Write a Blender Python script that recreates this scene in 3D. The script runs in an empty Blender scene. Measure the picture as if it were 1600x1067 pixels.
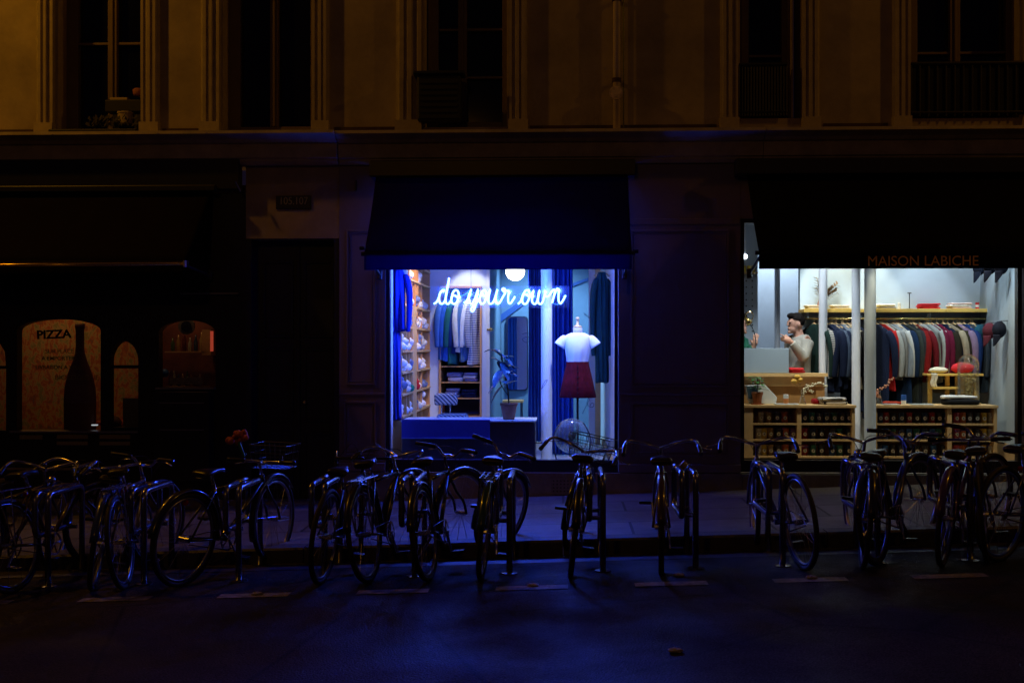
import bpy, math, random
from mathutils import Vector, Matrix, Euler
R = math.radians
S = bpy.context.scene
COL = S.collection
# ------------------------------------------------------------------ camera
FPX, YAW, HOR, CZ = 1900.0, math.atan(80/1900), 542.0, 1.6
cam = bpy.data.cameras.new('camera'); co = bpy.data.objects.new('camera', cam); COL.objects.link(co)
cam.sensor_width = 36; cam.lens = FPX/1600*36; cam.shift_y = (HOR-533.5)/1600
cam.clip_end = 400; co.location = (0, 0, CZ); co.rotation_euler = (R(90), 0, YAW); S.camera = co
# ------------------------------------------------------------------ night sky and exposure
w = bpy.data.worlds.new('World'); S.world = w; w.use_nodes = True
nt = w.node_tree; bg = nt.nodes['Background']
bg.inputs[0].default_value = (.0046, .0030, .0078, 1); bg.inputs[1].default_value = 1   # dull violet city night sky
vs = S.view_settings; vs.view_transform = 'Standard'; vs.look = 'None'; vs.gamma = 1; vs.use_curve_mapping = False; vs.exposure = 0
S.cycles.max_bounces = 7; S.cycles.transparent_max_bounces = 24; S.cycles.caustics_reflective = False; S.cycles.caustics_refractive = False
S.cycles.use_denoising = True; S.cycles.sample_clamp_indirect = 4
def light(name, kind, loc, energy, color, size=.1, target=None, spot=None, blend=.5):
    l = bpy.data.lights.new(name, kind); l.energy = energy; l.color = color
    if kind == 'AREA': l.size = size
    else: l.shadow_soft_size = size
    if kind == 'SPOT': l.spot_size = R(spot); l.spot_blend = blend
    o = bpy.data.objects.new(name, l); COL.objects.link(o); o.location = loc
    if target is not None: o.rotation_euler = (Vector(target)-Vector(loc)).to_track_quat('-Z', 'Y').to_euler()
    return o
SOD = (1.0, .42, .012)
light('street_lamp_or_fill', 'POINT', (-7.4, 9.7, 7.4), 215, SOD, .12)
light('street_lamp_or_fill', 'POINT', (8.6, 9.0, 8.0), 155, SOD, .12)
light('street_lamp_or_fill', 'POINT', (-2.5, -6, 6.5), 115, SOD, .14)  # fill lamp added behind the camera to lift fascia, piers and bicycles
# ------------------------------------------------------------------ helpers
F = 11.95
def at(px, py, Y):
    a = (px-800)/FPX; b = (HOR-py)/FPX
    dx = math.cos(YAW)*a-math.sin(YAW); dy = math.sin(YAW)*a+math.cos(YAW); k = Y/dy
    return Vector((dx*k, Y, CZ+b*k))
def PX(px, Y=F): return at(px, 500, Y).x
def PZ(py, Y=F, px=850): return at(px, py, Y).z
def gz(x): return .036*(x+.14)
rnd = random.Random(7)
MATS = {}
def mat(name, col, rough=.6, metal=0, var=0, vscale=8, bump=0, bscale=60, emit=None, estr=1, coat=0, spec=.5, trans=0, stripes=None):
    if name in MATS: return MATS[name]
    m = bpy.data.materials.new(name); m.use_nodes = True; t = m.node_tree; p = t.nodes['Principled BSDF']; MATS[name] = m
    p.inputs['Base Color'].default_value = (*col, 1); p.inputs['Roughness'].default_value = rough; p.inputs['Metallic'].default_value = metal
    p.inputs['Specular IOR Level'].default_value = spec
    if coat: p.inputs['Coat Weight'].default_value = coat; p.inputs['Coat Roughness'].default_value = .08
    if trans: p.inputs['Transmission Weight'].default_value = trans
    tc = t.nodes.new('ShaderNodeTexCoord')
    if var:
        n = t.nodes.new('ShaderNodeTexNoise'); n.inputs['Scale'].default_value = vscale; n.inputs['Detail'].default_value = 8; n.inputs['Roughness'].default_value = .65
        t.links.new(tc.outputs['Object'], n.inputs['Vector'])
        r = t.nodes.new('ShaderNodeValToRGB'); t.links.new(n.outputs['Fac'], r.inputs[0])
        r.color_ramp.elements[0].position = .3; r.color_ramp.elements[1].position = .7
        r.color_ramp.elements[0].color = (*[c*(1-var) for c in col], 1); r.color_ramp.elements[1].color = (*[min(1, c*(1+var)) for c in col], 1)
        t.links.new(r.outputs[0], p.inputs['Base Color'])
    if stripes:
        wv = t.nodes.new('ShaderNodeTexWave'); wv.bands_direction = stripes[0]; wv.inputs['Scale'].default_value = stripes[1]
        mx = t.nodes.new('ShaderNodeMix'); mx.data_type = 'RGBA'; cr = t.nodes.new('ShaderNodeMath'); cr.operation = 'GREATER_THAN'; cr.inputs[1].default_value = .5
        t.links.new(tc.outputs['Object'], wv.inputs['Vector']); t.links.new(wv.outputs['Fac'], cr.inputs[0]); t.links.new(cr.outputs[0], mx.inputs[0])
        mx.inputs[6].default_value = (*col, 1); mx.inputs[7].default_value = (*stripes[2], 1); t.links.new(mx.outputs[2], p.inputs['Base Color'])
    if bump:
        n2 = t.nodes.new('ShaderNodeTexNoise'); n2.inputs['Scale'].default_value = bscale; n2.inputs['Detail'].default_value = 6
        t.links.new(tc.outputs['Object'], n2.inputs['Vector'])
        b = t.nodes.new('ShaderNodeBump'); b.inputs['Strength'].default_value = bump; b.inputs['Distance'].default_value = .01
        t.links.new(n2.outputs['Fac'], b.inputs['Height']); t.links.new(b.outputs[0], p.inputs['Normal'])
    if emit: p.inputs['Emission Color'].default_value = (*emit, 1); p.inputs['Emission Strength'].default_value = estr
    return m
def glassmat(name, tint=(1, 1, 1), refl=.06, rough=.01, frost=0):
    if name in MATS: return MATS[name]
    m = bpy.data.materials.new(name); m.use_nodes = True; t = m.node_tree; t.nodes.clear(); MATS[name] = m
    o = t.nodes.new('ShaderNodeOutputMaterial'); tr = t.nodes.new('ShaderNodeBsdfTransparent'); tr.inputs[0].default_value = (*tint, 1)
    g = t.nodes.new('ShaderNodeBsdfGlossy'); g.inputs['Roughness'].default_value = rough; lw = t.nodes.new('ShaderNodeLayerWeight'); lw.inputs[0].default_value = .25
    mu = t.nodes.new('ShaderNodeMath'); mu.operation = 'MULTIPLY_ADD'; mu.inputs[1].default_value = .5; mu.inputs[2].default_value = refl
    t.links.new(lw.outputs['Fresnel'], mu.inputs[0]); mx = t.nodes.new('ShaderNodeMixShader'); t.links.new(mu.outputs[0], mx.inputs[0])
    t.links.new(tr.outputs[0], mx.inputs[1]); t.links.new(g.outputs[0], mx.inputs[2]); last = mx
    if frost:
        d = t.nodes.new('ShaderNodeBsdfTranslucent'); d2 = t.nodes.new('ShaderNodeBsdfDiffuse'); ad = t.nodes.new('ShaderNodeMixShader')
        t.links.new(d.outputs[0], ad.inputs[1]); t.links.new(d2.outputs[0], ad.inputs[2])
        m2 = t.nodes.new('ShaderNodeMixShader'); m2.inputs[0].default_value = frost; t.links.new(mx.outputs[0], m2.inputs[1]); t.links.new(ad.outputs[0], m2.inputs[2]); last = m2
    t.links.new(last.outputs[0], o.inputs[0]); return m
def tag(o, label=None, cat=None, group=None, kind=None):
    if label: o['label'] = label
    if cat: o['category'] = cat
    if group: o['group'] = group
    if kind: o['kind'] = kind
    return o
def thing(name, label, cat, loc=(0, 0, 0), rot=(0, 0, 0), group=None):
    o = bpy.data.objects.new(name, None); COL.objects.link(o); o.location = loc; o.rotation_euler = rot; o.empty_display_size = .1
    return tag(o, label, cat, group)
def root(o):
    while o.parent: o = o.parent
    return o
class MB:
    def __init__(s, xf=None, local=False): s.v = []; s.f = []; s.xf = xf; s.local = local
    def add(s, vs, fs):
        b = len(s.v)
        for p in vs:
            p = Vector(p); s.v.append(s.xf @ p if s.xf else p)
        s.f += [tuple(b+i for i in f) for f in fs]; return s
    def box(s, x0, x1, y0, y1, z0, z1, m=None):
        vs = [(x, y, z) for z in (z0, z1) for y in (y0, y1) for x in (x0, x1)]
        if m: vs = [m @ Vector(p) for p in vs]
        return s.add(vs, [(0, 2, 3, 1), (4, 5, 7, 6), (0, 1, 5, 4), (2, 6, 7, 3), (0, 4, 6, 2), (1, 3, 7, 5)])
    def cbox(s, c, d, rot=(0, 0, 0)):
        m = Matrix.Translation(c) @ Euler(rot).to_matrix().to_4x4(); return s.box(-d[0]/2, d[0]/2, -d[1]/2, d[1]/2, -d[2]/2, d[2]/2, m)
    def tube(s, pts, r, n=8, closed=False, flat=1):
        pts = [Vector(p) for p in pts]; k = len(pts); rs = r if isinstance(r, (list, tuple)) else [r]*k; vs = []; prev = None
        for i, p in enumerate(pts):
            a = pts[(i-1) % k] if (closed or i) else p; b = pts[(i+1) % k] if (closed or i < k-1) else p
            t = (b-a); t = t.normalized() if t.length > 1e-9 else Vector((0, 0, 1))
            if prev is None:
                u = t.cross(Vector((0, 0, 1)))
                if u.length < .05: u = t.cross(Vector((1, 0, 0)))
            else: u = prev-t*prev.dot(t)
            u.normalize(); prev = u; q = t.cross(u)
            for j in range(n):
                an = 2*math.pi*j/n; vs.append(p+(u*math.cos(an)+q*math.sin(an)*flat)*rs[i])
        fs = []
        for i in range(k if closed else k-1):
            i2 = (i+1) % k
            for j in range(n): fs.append((i*n+j, i*n+(j+1) % n, i2*n+(j+1) % n, i2*n+j))
        if not closed: fs += [tuple(range(n-1, -1, -1)), tuple((k-1)*n+j for j in range(n))]
        return s.add(vs, fs)
    def lathe(s, prof, c=(0, 0, 0), n=20, sx=1, sy=1, m=None, wob=None, cap=True):
        vs = []; k = len(prof)
        for i, (r, z) in enumerate(prof):
            for j in range(n):
                a = 2*math.pi*j/n; q = r*(1+(wob(a, z) if wob else 0)); p = Vector((q*math.cos(a)*sx, q*math.sin(a)*sy, z)); vs.append((m @ p if m else p)+Vector(c))
        fs = [(i*n+j, i*n+(j+1) % n, (i+1)*n+(j+1) % n, (i+1)*n+j) for i in range(k-1) for j in range(n)]
        if cap: fs += [tuple(range(n-1, -1, -1)), tuple((k-1)*n+j for j in range(n))]
        return s.add(vs, fs)
    def ball(s, c, r, n=14, k=9, wob=None):
        if not isinstance(r, (list, tuple)): r = (r, r, r)
        prof = [(math.sin(math.pi*i/k)+1e-4, -math.cos(math.pi*i/k)) for i in range(k+1)]
        vs = []
        for q, z in prof:
            for j in range(n):
                a = 2*math.pi*j/n; d = Vector((q*math.cos(a), q*math.sin(a), z)); g = 1+(wob(d) if wob else 0)
                vs.append(Vector(c)+Vector((d.x*r[0], d.y*r[1], d.z*r[2]))*g)
        fs = [(i*n+j, i*n+(j+1) % n, (i+1)*n+(j+1) % n, (i+1)*n+j) for i in range(k) for j in range(n)]
        fs += [tuple(range(n-1, -1, -1)), tuple(k*n+j for j in range(n))]
        return s.add(vs, fs)
    def prism(s, poly, y0, y1):           # outline in x,z pushed from y0 to y1
        k = len(poly); vs = [(x, y0, z) for x, z in poly]+[(x, y1, z) for x, z in poly]
        return s.add(vs, [tuple(range(k)), tuple(range(2*k-1, k-1, -1))]+[(i, i+k, (i+1) % k+k, (i+1) % k) for i in range(k)])
    def prismz(s, poly, z0, z1):
        k = len(poly); vs = [(x, y, z0) for x, y in poly]+[(x, y, z1) for x, y in poly]
        return s.add(vs, [tuple(range(k-1, -1, -1)), tuple(range(k, 2*k))]+[(i, (i+1) % k, (i+1) % k+k, i+k) for i in range(k)])
    def grid(s, fn, nu, nv):
        vs = [fn(i/nu, j/nv) for j in range(nv+1) for i in range(nu+1)]
        return s.add(vs, [(j*(nu+1)+i, j*(nu+1)+i+1, (j+1)*(nu+1)+i+1, (j+1)*(nu+1)+i) for j in range(nv) for i in range(nu)])
    def build(s, name, m, parent=None, smooth=False, bevel=0, remesh=0, solid=0, kind=None, sub=0):
        me = bpy.data.meshes.new(name); off = Vector((0, 0, 0))
        if not s.local:
            if parent: off = root(parent).location
            else:
                xs = [p.x for p in s.v]; ys = [p.y for p in s.v]; off = Vector(((min(xs)+max(xs))/2, (min(ys)+max(ys))/2, min(p.z for p in s.v)))
        me.from_pydata([p-off for p in s.v], [], s.f); me.update()
        import bmesh
        b = bmesh.new(); b.from_mesh(me); bmesh.ops.recalc_face_normals(b, faces=b.faces); b.to_mesh(me); b.free()
        if smooth:
            me.polygons.foreach_set('use_smooth', [True]*len(me.polygons))
        o = bpy.data.objects.new(name, me); COL.objects.link(o); o.parent = parent
        if not parent: o.location = off
        me.materials.append(m)
        if remesh:
            q = o.modifiers.new('r', 'REMESH'); q.mode = 'VOXEL'; q.voxel_size = remesh; q.use_smooth_shade = True
            q = o.modifiers.new('s', 'SMOOTH'); q.iterations = 6; q.factor = .5
        if solid: q = o.modifiers.new('t', 'SOLIDIFY'); q.thickness = solid; q.offset = 0
        if bevel: q = o.modifiers.new('b', 'BEVEL'); q.width = bevel; q.segments = 2; q.limit_method = 'ANGLE'
        if sub: q = o.modifiers.new('u', 'SUBSURF'); q.levels = sub; q.render_levels = sub
        if kind: o['kind'] = kind
        return o
def text(s, size, center, name, m, parent=None, depth=.002, xscale=1, rot=(R(90), 0, 0), bold=0):
    c = bpy.data.curves.new('t', 'FONT'); c.body = s; c.size = size; c.extrude = depth; c.align_x = 'CENTER'; c.align_y = 'CENTER'; c.offset = bold
    o = bpy.data.objects.new('t', c); COL.objects.link(o); dg = bpy.context.evaluated_depsgraph_get(); me = bpy.data.meshes.new_from_object(o.evaluated_get(dg))
    COL.objects.unlink(o); bpy.data.objects.remove(o)
    M = Matrix.Translation(center) @ Euler(rot).to_matrix().to_4x4() @ Matrix.Diagonal((xscale, 1, 1, 1)); off = root(parent).location if parent else Vector((0, 0, 0))
    for v in me.vertices: v.co = M @ v.co-off
    me.materials.clear(); me.materials.append(m); n = bpy.data.objects.new(name, me); COL.objects.link(n); n.parent = parent; return n
def smoothpath(pts, n=5, closed=False):
    P = [Vector(p) for p in pts]; out = []; k = len(P)
    for i in range(k if closed else k-1):
        p0 = P[(i-1) % k] if (closed or i) else P[0]; p1 = P[i]; p2 = P[(i+1) % k]; p3 = P[(i+2) % k] if (closed or i+2 < k) else P[-1]
        for j in range(n):
            t = j/n; out.append(.5*((2*p1)+(p2-p0)*t+(2*p0-5*p1+4*p2-p3)*t*t+(3*p1-p0-3*p2+p3)*t**3))
    if not closed: out.append(P[-1])
    return out
# ------------------------------------------------------------------ materials
stone = mat('limestone_render', (.36, .29, .19), .85, var=.32, vscale=1.6, bump=.25, bscale=25)
stone2 = mat('moulded_stone', (.40, .33, .21), .75, var=.15, vscale=9, bump=.15)
ledge = mat('cornice_stone', (.5, .42, .28), .8, var=.25, vscale=5, bump=.2)
paint = mat('grey_shop_paint', (.19, .155, .18), .5, var=.1, vscale=3, bump=.04)
plinthm = mat('stone_plinth', (.2, .18, .16), .85, var=.3, vscale=6, bump=.3)
brownm = mat('brown_band', (.06, .03, .02), .8, var=.2)
woodfr = mat('window_joinery', (.16, .11, .06), .5, var=.1)
navyfr = mat('navy_frame_metal', (.012, .014, .05), .35)
blackfr = mat('black_frame_metal', (.012, .012, .016), .4)
pizblack = mat('black_gloss_wood', (.014, .014, .02), .35, var=.2)
darkdoor = mat('dark_blue_door', (.012, .016, .035), .45, var=.1)
glass = glassmat('shop_glass', (1, 1, 1), .02)
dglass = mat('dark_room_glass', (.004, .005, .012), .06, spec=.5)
woodl = mat('pale_oak', (.62, .42, .19), .5, var=.14, vscale=7)
woodo = mat('orange_pine', (.62, .3, .1), .5, var=.12, vscale=7)
brass = mat('brass', (.8, .58, .2), .25, 1)
chrome = mat('chrome', (.7, .7, .72), .18, 1)
steel = mat('rack_steel', (.32, .32, .36), .24, .95, var=.15)
rubber = mat('tyre_rubber', (.012, .012, .013), .65)
blackp = mat('black_plastic', (.012, .012, .014), .4)
whitew = mat('white_plaster', (.62, .66, .74), .8, var=.03)
bluew = mat('blue_grey_wall', (.12, .21, .34), .8, var=.04)
leafm = mat('leaf_green', (.05, .22, .05), .4, var=.3, vscale=20)
leafd = mat('rubber_plant_leaf', (.03, .08, .12), .25, var=.3, vscale=15)
terra = mat('terracotta', (.36, .13, .06), .8, var=.15)
skin = mat('skin', (.55, .30, .22), .55, var=.06)
# ------------------------------------------------------------------ street
def slab(name, m, y0, y1, z, x0=-30, x1=30, kind='structure', zf=None):
    b = MB(); n = 60
    b.grid(lambda u, v: (x0+(x1-x0)*u, y0+(y1-y0)*v, gz(x0+(x1-x0)*u)+z+(zf(v) if zf else 0)), n, 8)
    return b.build(name, m, kind=kind)
def asphalt():
    m = mat('asphalt', (.02, .0195, .02), .6, bump=1, bscale=85, spec=.16)
    t = m.node_tree; p = t.nodes['Principled BSDF']; tc = [q for q in t.nodes if q.type == 'TEX_COORD'][0]
    def noise(sc, d, lo, hi, a, b):
        n = t.nodes.new('ShaderNodeTexNoise'); n.inputs['Scale'].default_value = sc; n.inputs['Detail'].default_value = d; t.links.new(tc.outputs['Object'], n.inputs[0])
        r_ = t.nodes.new('ShaderNodeMapRange'); r_.inputs[1].default_value = lo; r_.inputs[2].default_value = hi; r_.inputs[3].default_value = a; r_.inputs[4].default_value = b; t.links.new(n.outputs['Fac'], r_.inputs[0]); return r_
    big = noise(.9, 5, .35, .65, .45, 1.3); fine = noise(95, 2, .38, .62, .25, 2.0)
    v = t.nodes.new('ShaderNodeTexVoronoi'); v.feature = 'DISTANCE_TO_EDGE'; v.inputs['Scale'].default_value = .55; t.links.new(tc.outputs['Object'], v.inputs[0])
    cr = t.nodes.new('ShaderNodeMapRange'); cr.inputs[1].default_value = .0; cr.inputs[2].default_value = .012; cr.inputs[3].default_value = .2; t.links.new(v.outputs[0], cr.inputs[0])
    m1 = t.nodes.new('ShaderNodeMath'); m1.operation = 'MULTIPLY'; t.links.new(big.outputs[0], m1.inputs[0]); t.links.new(fine.outputs[0], m1.inputs[1])
    m2 = t.nodes.new('ShaderNodeMath'); m2.operation = 'MULTIPLY'; t.links.new(m1.outputs[0], m2.inputs[0]); t.links.new(cr.outputs[0], m2.inputs[1])
    sc = t.nodes.new('ShaderNodeVectorMath'); sc.operation = 'SCALE'; sc.inputs[0].default_value = (.025, .0195, .018); t.links.new(m2.outputs[0], sc.inputs['Scale']); t.links.new(sc.outputs[0], p.inputs['Base Color'])
    ro = noise(1.3, 6, .35, .65, .45, .8); t.links.new(ro.outputs[0], p.inputs['Roughness']); return m
slab('road', asphalt(), -25, 9.30, 0, zf=lambda v: 0)
def paving():
    m = mat('pavement_slabs', (.19, .18, .185), .6, bump=.35, bscale=40); t = m.node_tree; p = t.nodes['Principled BSDF']
    tc = [q for q in t.nodes if q.type == 'TEX_COORD'][0]; b = t.nodes.new('ShaderNodeTexBrick'); t.links.new(tc.outputs['Object'], b.inputs[0])
    b.inputs['Scale'].default_value = 1; b.inputs['Brick Width'].default_value = 1.1; b.inputs['Row Height'].default_value = .62; b.inputs['Mortar Size'].default_value = .012
    b.inputs['Color1'].default_value = (.12, .115, .12, 1); b.inputs['Color2'].default_value = (.18, .175, .175, 1); b.inputs['Mortar'].default_value = (.02, .02, .02, 1)
    n = t.nodes.new('ShaderNodeTexNoise'); n.inputs['Scale'].default_value = 3; n.inputs['Detail'].default_value = 9; n.inputs['Roughness'].default_value = .7; t.links.new(tc.outputs['Object'], n.inputs[0])
    mx = t.nodes.new('ShaderNodeMix'); mx.data_type = 'RGBA'; mx.blend_type = 'MULTIPLY'; mx.inputs[0].default_value = .8
    t.links.new(b.outputs[0], mx.inputs[6]); cr = t.nodes.new('ShaderNodeMapRange'); cr.inputs[1].default_value = .3; cr.inputs[2].default_value = .6; cr.inputs[3].default_value = .5; t.links.new(n.outputs['Fac'], cr.inputs[0]); t.links.new(cr.outputs[0], mx.inputs[7])
    t.links.new(mx.outputs[2], p.inputs['Base Color']); return m
slab('pavement', paving(), 9.46, 12.0, .12, zf=lambda v: .025*v)
b = MB(); k0 = -30
while k0 < 30:
    x0, x1 = k0+.004, k0+.996
    b.add([(x0, 9.3, gz(x0)-.2), (x1, 9.3, gz(x1)-.2), (x1, 9.3, gz(x1)+.105), (x0, 9.3, gz(x0)+.105), (x0, 9.32, gz(x0)+.121), (x1, 9.32, gz(x1)+.121), (x1, 9.465, gz(x1)+.121), (x0, 9.465, gz(x0)+.121), (x0, 9.465, gz(x0)-.2), (x1, 9.465, gz(x1)-.2)],
          [(0, 1, 2, 3), (3, 2, 5, 4), (4, 5, 6, 7), (7, 6, 9, 8), (0, 3, 4, 7, 8), (1, 9, 6, 5, 2), (0, 8, 9, 1)]); k0 += 1
b.build('kerb', mat('granite_kerb', (.075, .072, .075), .6, var=.3, vscale=12, bump=.3), kind='structure')
b = MB(); slabg = mat('gutter_stone', (.055, .052, .055), .4, var=.3, bump=.5, bscale=50)
b.grid(lambda u, v: (-30+60*u, 9.02+.278*v, gz(-30+60*u)+.004), 60, 1); b.build('gutter', slabg, kind='structure')
linem = mat('worn_road_paint', (.22, .19, .14), .7, var=.6, vscale=22, bump=.4)
b = MB()
for i in range(-4, 12):
    xa = PX(775+216.5*(i-4), 8.09); xb = xa+.48
    b.grid(lambda u, v: (xa+(xb-xa)*u, 8.02+.13*v, gz(xa+(xb-xa)*u)+.005), 4, 1)
b.build('road_marking', linem, kind='structure')
paperm = mat('crumpled_paper', (.35, .3, .25), .7, var=.2, bump=.5)
for (px, py, Y, lab) in ((402, 929, 8.1, 'small crumpled paper on the dashed line left of the drop bar bicycle'), (833, 919, 8.13, 'small crumpled paper on the dashed line below the neon window'),
                         (1268, 905, 8.13, 'small crumpled paper on the dashed line below the right shop counter'), (1060, 892, 8.35, 'flattened paper scrap at the foot of the rack beside the lone upright bicycle'), (1055, 1021, 6.3, 'flat dry leaf scrap on the open asphalt in front of the bicycles')):
    p = at(px, py, Y); q = MB(); q.ball((p.x, Y, gz(p.x)+.012), (.035, .03, .012), 12, 7, wob=lambda d: .25*math.sin(d.x*9+px)*math.cos(d.y*7)); tag(q.build('paper_scrap', paperm), lab, 'litter')
# ------------------------------------------------------------------ the building, upper floor
bld = thing('apartment_building', 'old pale stone apartment building front above the shops, tall windows with moulded surrounds', 'building', (0, F, 3.6))
ZT = 9.0; ZC = PZ(209); ZB = PZ(216)
wins = [(87, 222, 213), (345, 490, 203), (660, 795, 198), (1153, 1252, 188), (1421, 1597, 190)]
segs = [-500, 87, 222, 345, 490, 660, 795, 1153, 1252, 1421, 1597, 2100]
b = MB()
for i in range(0, 12, 2): b.box(PX(segs[i]), PX(segs[i+1]), F, F+.4, ZC, ZT)
for (a, c, yb) in wins: b.box(PX(a)+.001, PX(c)-.001, F+.003, F+.4, ZC+.001, PZ(yb))
b.build('wall', stone, bld)
b = MB()
for i in range(0, 12, 2):
    x0 = PX(segs[i])+(.21 if i else 0); x1 = PX(segs[i+1])-(.21 if i < 10 else 0); b.box(x0, x1, F-.018, F-.002, ZC+.002, PZ(197))
b.build('skirting_band', brownm, bld)
# cornice in two lengths with stepped profile
def extr_x(mb, prof, x0, x1): # prof: (y,z)
    k = len(prof); mb.add([(x0, y, z) for y, z in prof]+[(x1, y, z) for y, z in prof], [tuple(range(k)), tuple(range(2*k-1, k-1, -1))]+[(i, i+k, (i+1) % k+k, (i+1) % k) for i in range(k)])
z0 = PZ(209)
prof = [(F+.3, z0), (F-.26, z0), (F-.26, z0-.03), (F-.22, z0-.045), (F-.16, z0-.07), (F-.12, z0-.10), (F-.085, z0-.10), (F-.085, z0-.24), (F-.06, z0-.25), (F-.06, z0-.27), (F-.03, z0-.30), (F+.3, z0-.30)]
b = MB(); extr_x(b, prof, PX(531), PX(1190)); extr_x(b, prof, PX(1190)+.006, PX(1800)); b.build('cornice', ledge, bld)
prof2 = [(y-(.05 if y < F else 0), z) for y, z in prof]
b = MB(); extr_x(b, prof2, PX(-400), PX(530)); b.build('cornice', ledge, bld)
def surround(pa, pc, yb, side, parent):
    """fluted stone architrave between pixel columns pa..pc"""
    x0, x1 = PX(pa), PX(pc); wd = x1-x0; pr = [(0, 0), (0, .05), (.1, .06), (.14, .09), (.3, .09), (.34, .065), (.42, .065), (.46, .09), (.62, .09), (.66, .06), (.8, .055), (.86, .075), (1, .075), (1, 0)]
    if side < 0: pr = [(1-u, v) for u, v in pr][::-1]
    m = MB(); m.prismz([(x0+u*wd, F-.001-v*.8) for u, v in pr], ZC+.13, ZT); m.box(x0-.008, x1+.008, F-.095, F-.001, ZC+.003, ZC+.13); return m.build('moulded_surround', stone2, parent)
surr = [((60, 86), (223, 250)), ((316, 345), (490, 515)), ((620, 659), (796, 824)), ((1125, 1152), (1253, 1279)), ((1394, 1420), (1598, 1626))]
mull = [(170, 184), (423, 436), (716, 730), (None, None), (1483, 1499)]
trans = [[62], [], [46, 121], [92], [90]]
for i, (a, c, yb) in enumerate(wins):
    (l0, l1), (r0, r1) = surr[i]; surround(l0, l1, yb, 1, bld); surround(r0, r1, yb, -1, bld)
    Y = F+.24; x0, x1 = PX(a), PX(c); zb = PZ(yb)
    if i == 3: x1 = PX(1240)
    fr = MB(); fw = .045
    fr.box(x0+.002, x0+.14, Y-.02, Y+.05, zb+.002, ZT); fr.box(x1-fw-.03, x1-.002, Y-.02, Y+.05, zb+.002, ZT); fr.box(x0+.14, x1-fw-.03, Y-.015, Y+.045, zb+.002, zb+.09)
    if mull[i][0]:
        m0, m1 = PX(mull[i][0], Y), PX(mull[i][1], Y); fr.box(m0, m1, Y-.03, Y+.04, zb+.09, ZT-.01); fr.box((m0+m1)/2-.012, (m0+m1)/2+.012, Y-.045, Y-.03, zb+.09, ZT-.02)
    for ty in trans[i]: fr.box(x0+.14, x1-fw-.03, Y-.012, Y+.03, PZ(ty+2, Y), PZ(ty-2, Y))
    wn = fr.build('window', woodfr, bld, bevel=.004)
    g = MB(); g.box(x0+.02, x1-.02, Y+.051, Y+.057, zb+.02, ZT-.05); g.build('pane', dglass, wn)
    rv = MB(); rv.box(x0+.0015, x0+.02, F+.01, Y-.021, zb+.004, ZT-.02); rv.box(x1-.02, x1-.0015, F+.01, Y-.021, zb+.004, ZT-.02); rv.build('reveal', stone2, wn)
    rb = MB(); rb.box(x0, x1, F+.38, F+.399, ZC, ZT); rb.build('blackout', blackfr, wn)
# window guards, boxes and sill clutter
guard = mat('dark_guard_metal', (.008, .009, .014), .6)
def guardpanel(a, c, ya, yb, lab, rail=True, n=16):
    t = thing('window_guard', lab, 'window guard', at((a+c)/2, yb, F-.02)); m = MB(); x0, x1, z0, z1 = PX(a), PX(c), PZ(yb)+.01, PZ(ya)
    m.tube([(x0, F-.04, z1), (x1, F-.04, z1)], .018); m.tube([(x0, F-.04, z0+.04), (x1, F-.04, z0+.04)], .012)
    for j in range(n+1):
        x = x0+(x1-x0)*j/n; m.tube([(x, F-.04, z0), (x, F-.04, z1)], .008, 6)
    m.build('railing', guard, t); q = MB(); q.box(x0+.01, x1-.01, F-.028, F-.02, z0+.02, z1-.01); q.build('screen_panel', mat('dark_screen_cloth', (.006, .007, .012), .9), t); return t
guardpanel(1422, 1640, 107, 190, 'dark screened window guard across the rightmost upper window')
guardpanel(1154, 1228, 106, 187, 'dark screened window guard across the narrow upper window right of the drainpipe')
t = thing('window_box_unit', 'black boxy unit mounted outside the upper window above the neon shop', 'unit', at(688, 193, F-.1))
m = MB(); m.box(PX(655), PX(722), F-.2, F-.02, PZ(193), PZ(122)); m.build('casing', guard, t, bevel=.02)
m = MB()
for j in range(7): z = PZ(190-j*9); m.box(PX(660), PX(718), F-.212, F-.201, z, z+.025)
m.build('louvre', guard, t); m = MB(); m.box(PX(649), PX(728), F-.23, F-.01, PZ(123)+.004, PZ(117)); m.build('lid', guard, t, bevel=.01)
t = thing('shelf_box', 'dark open shelf unit standing in the leftmost upper window', 'shelf', at(193, 200, F+.05))
m = MB(); m.box(PX(165), PX(221), F-.02, F+.15, PZ(170), PZ(151)); m.build('top_box', guard, t, bevel=.008); m = MB(); m.box(PX(210), PX(220), F, F+.14, PZ(210), PZ(171)); m.build('leg', guard, t)
m = MB(); m.box(PX(177), PX(186), F, F+.14, PZ(210), PZ(171)); m.build('leg', guard, t)
m = MB(); m.box(PX(172), PX(199), F-.01, F+.1, PZ(151)+.002, PZ(147)); tag(m.build('folded_cloth', mat('tan_cloth', (.5, .4, .22), .9)), 'thin folded pale cloth on the shelf unit in the leftmost upper window', 'cloth')
m = MB(); m.lathe([(.04, 0), (.05, .02), (.055, .06), (.04, .075), (.01, .08)], at(216, 151, F+.05)+Vector((0, 0, .002))); tag(m.build('plant_pot', terra, smooth=True), 'small round clay pot on the shelf unit in the leftmost upper window', 'pot')
m = MB(); m.lathe([(.07, 0), (.085, .1), (.09, .1), (.09, .115), (.075, .115)], at(197, 194, F+.04), n=18); tag(m.build('flower_pot', mat('pale_pot', (.42, .34, .2), .8)), 'pale pot tucked under the shelf unit in the leftmost upper window', 'pot')
t = thing('window_planter', 'long dark planter with rounded dead foliage on the leftmost upper window ledge', 'planter', at(120, 208, F-.1)); m = MB(); m.box(PX(84), PX(221), F-.14, F-.02, ZC+.003, PZ(200)); m.build('trough', guard, t, bevel=.01)
m = MB()
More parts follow.
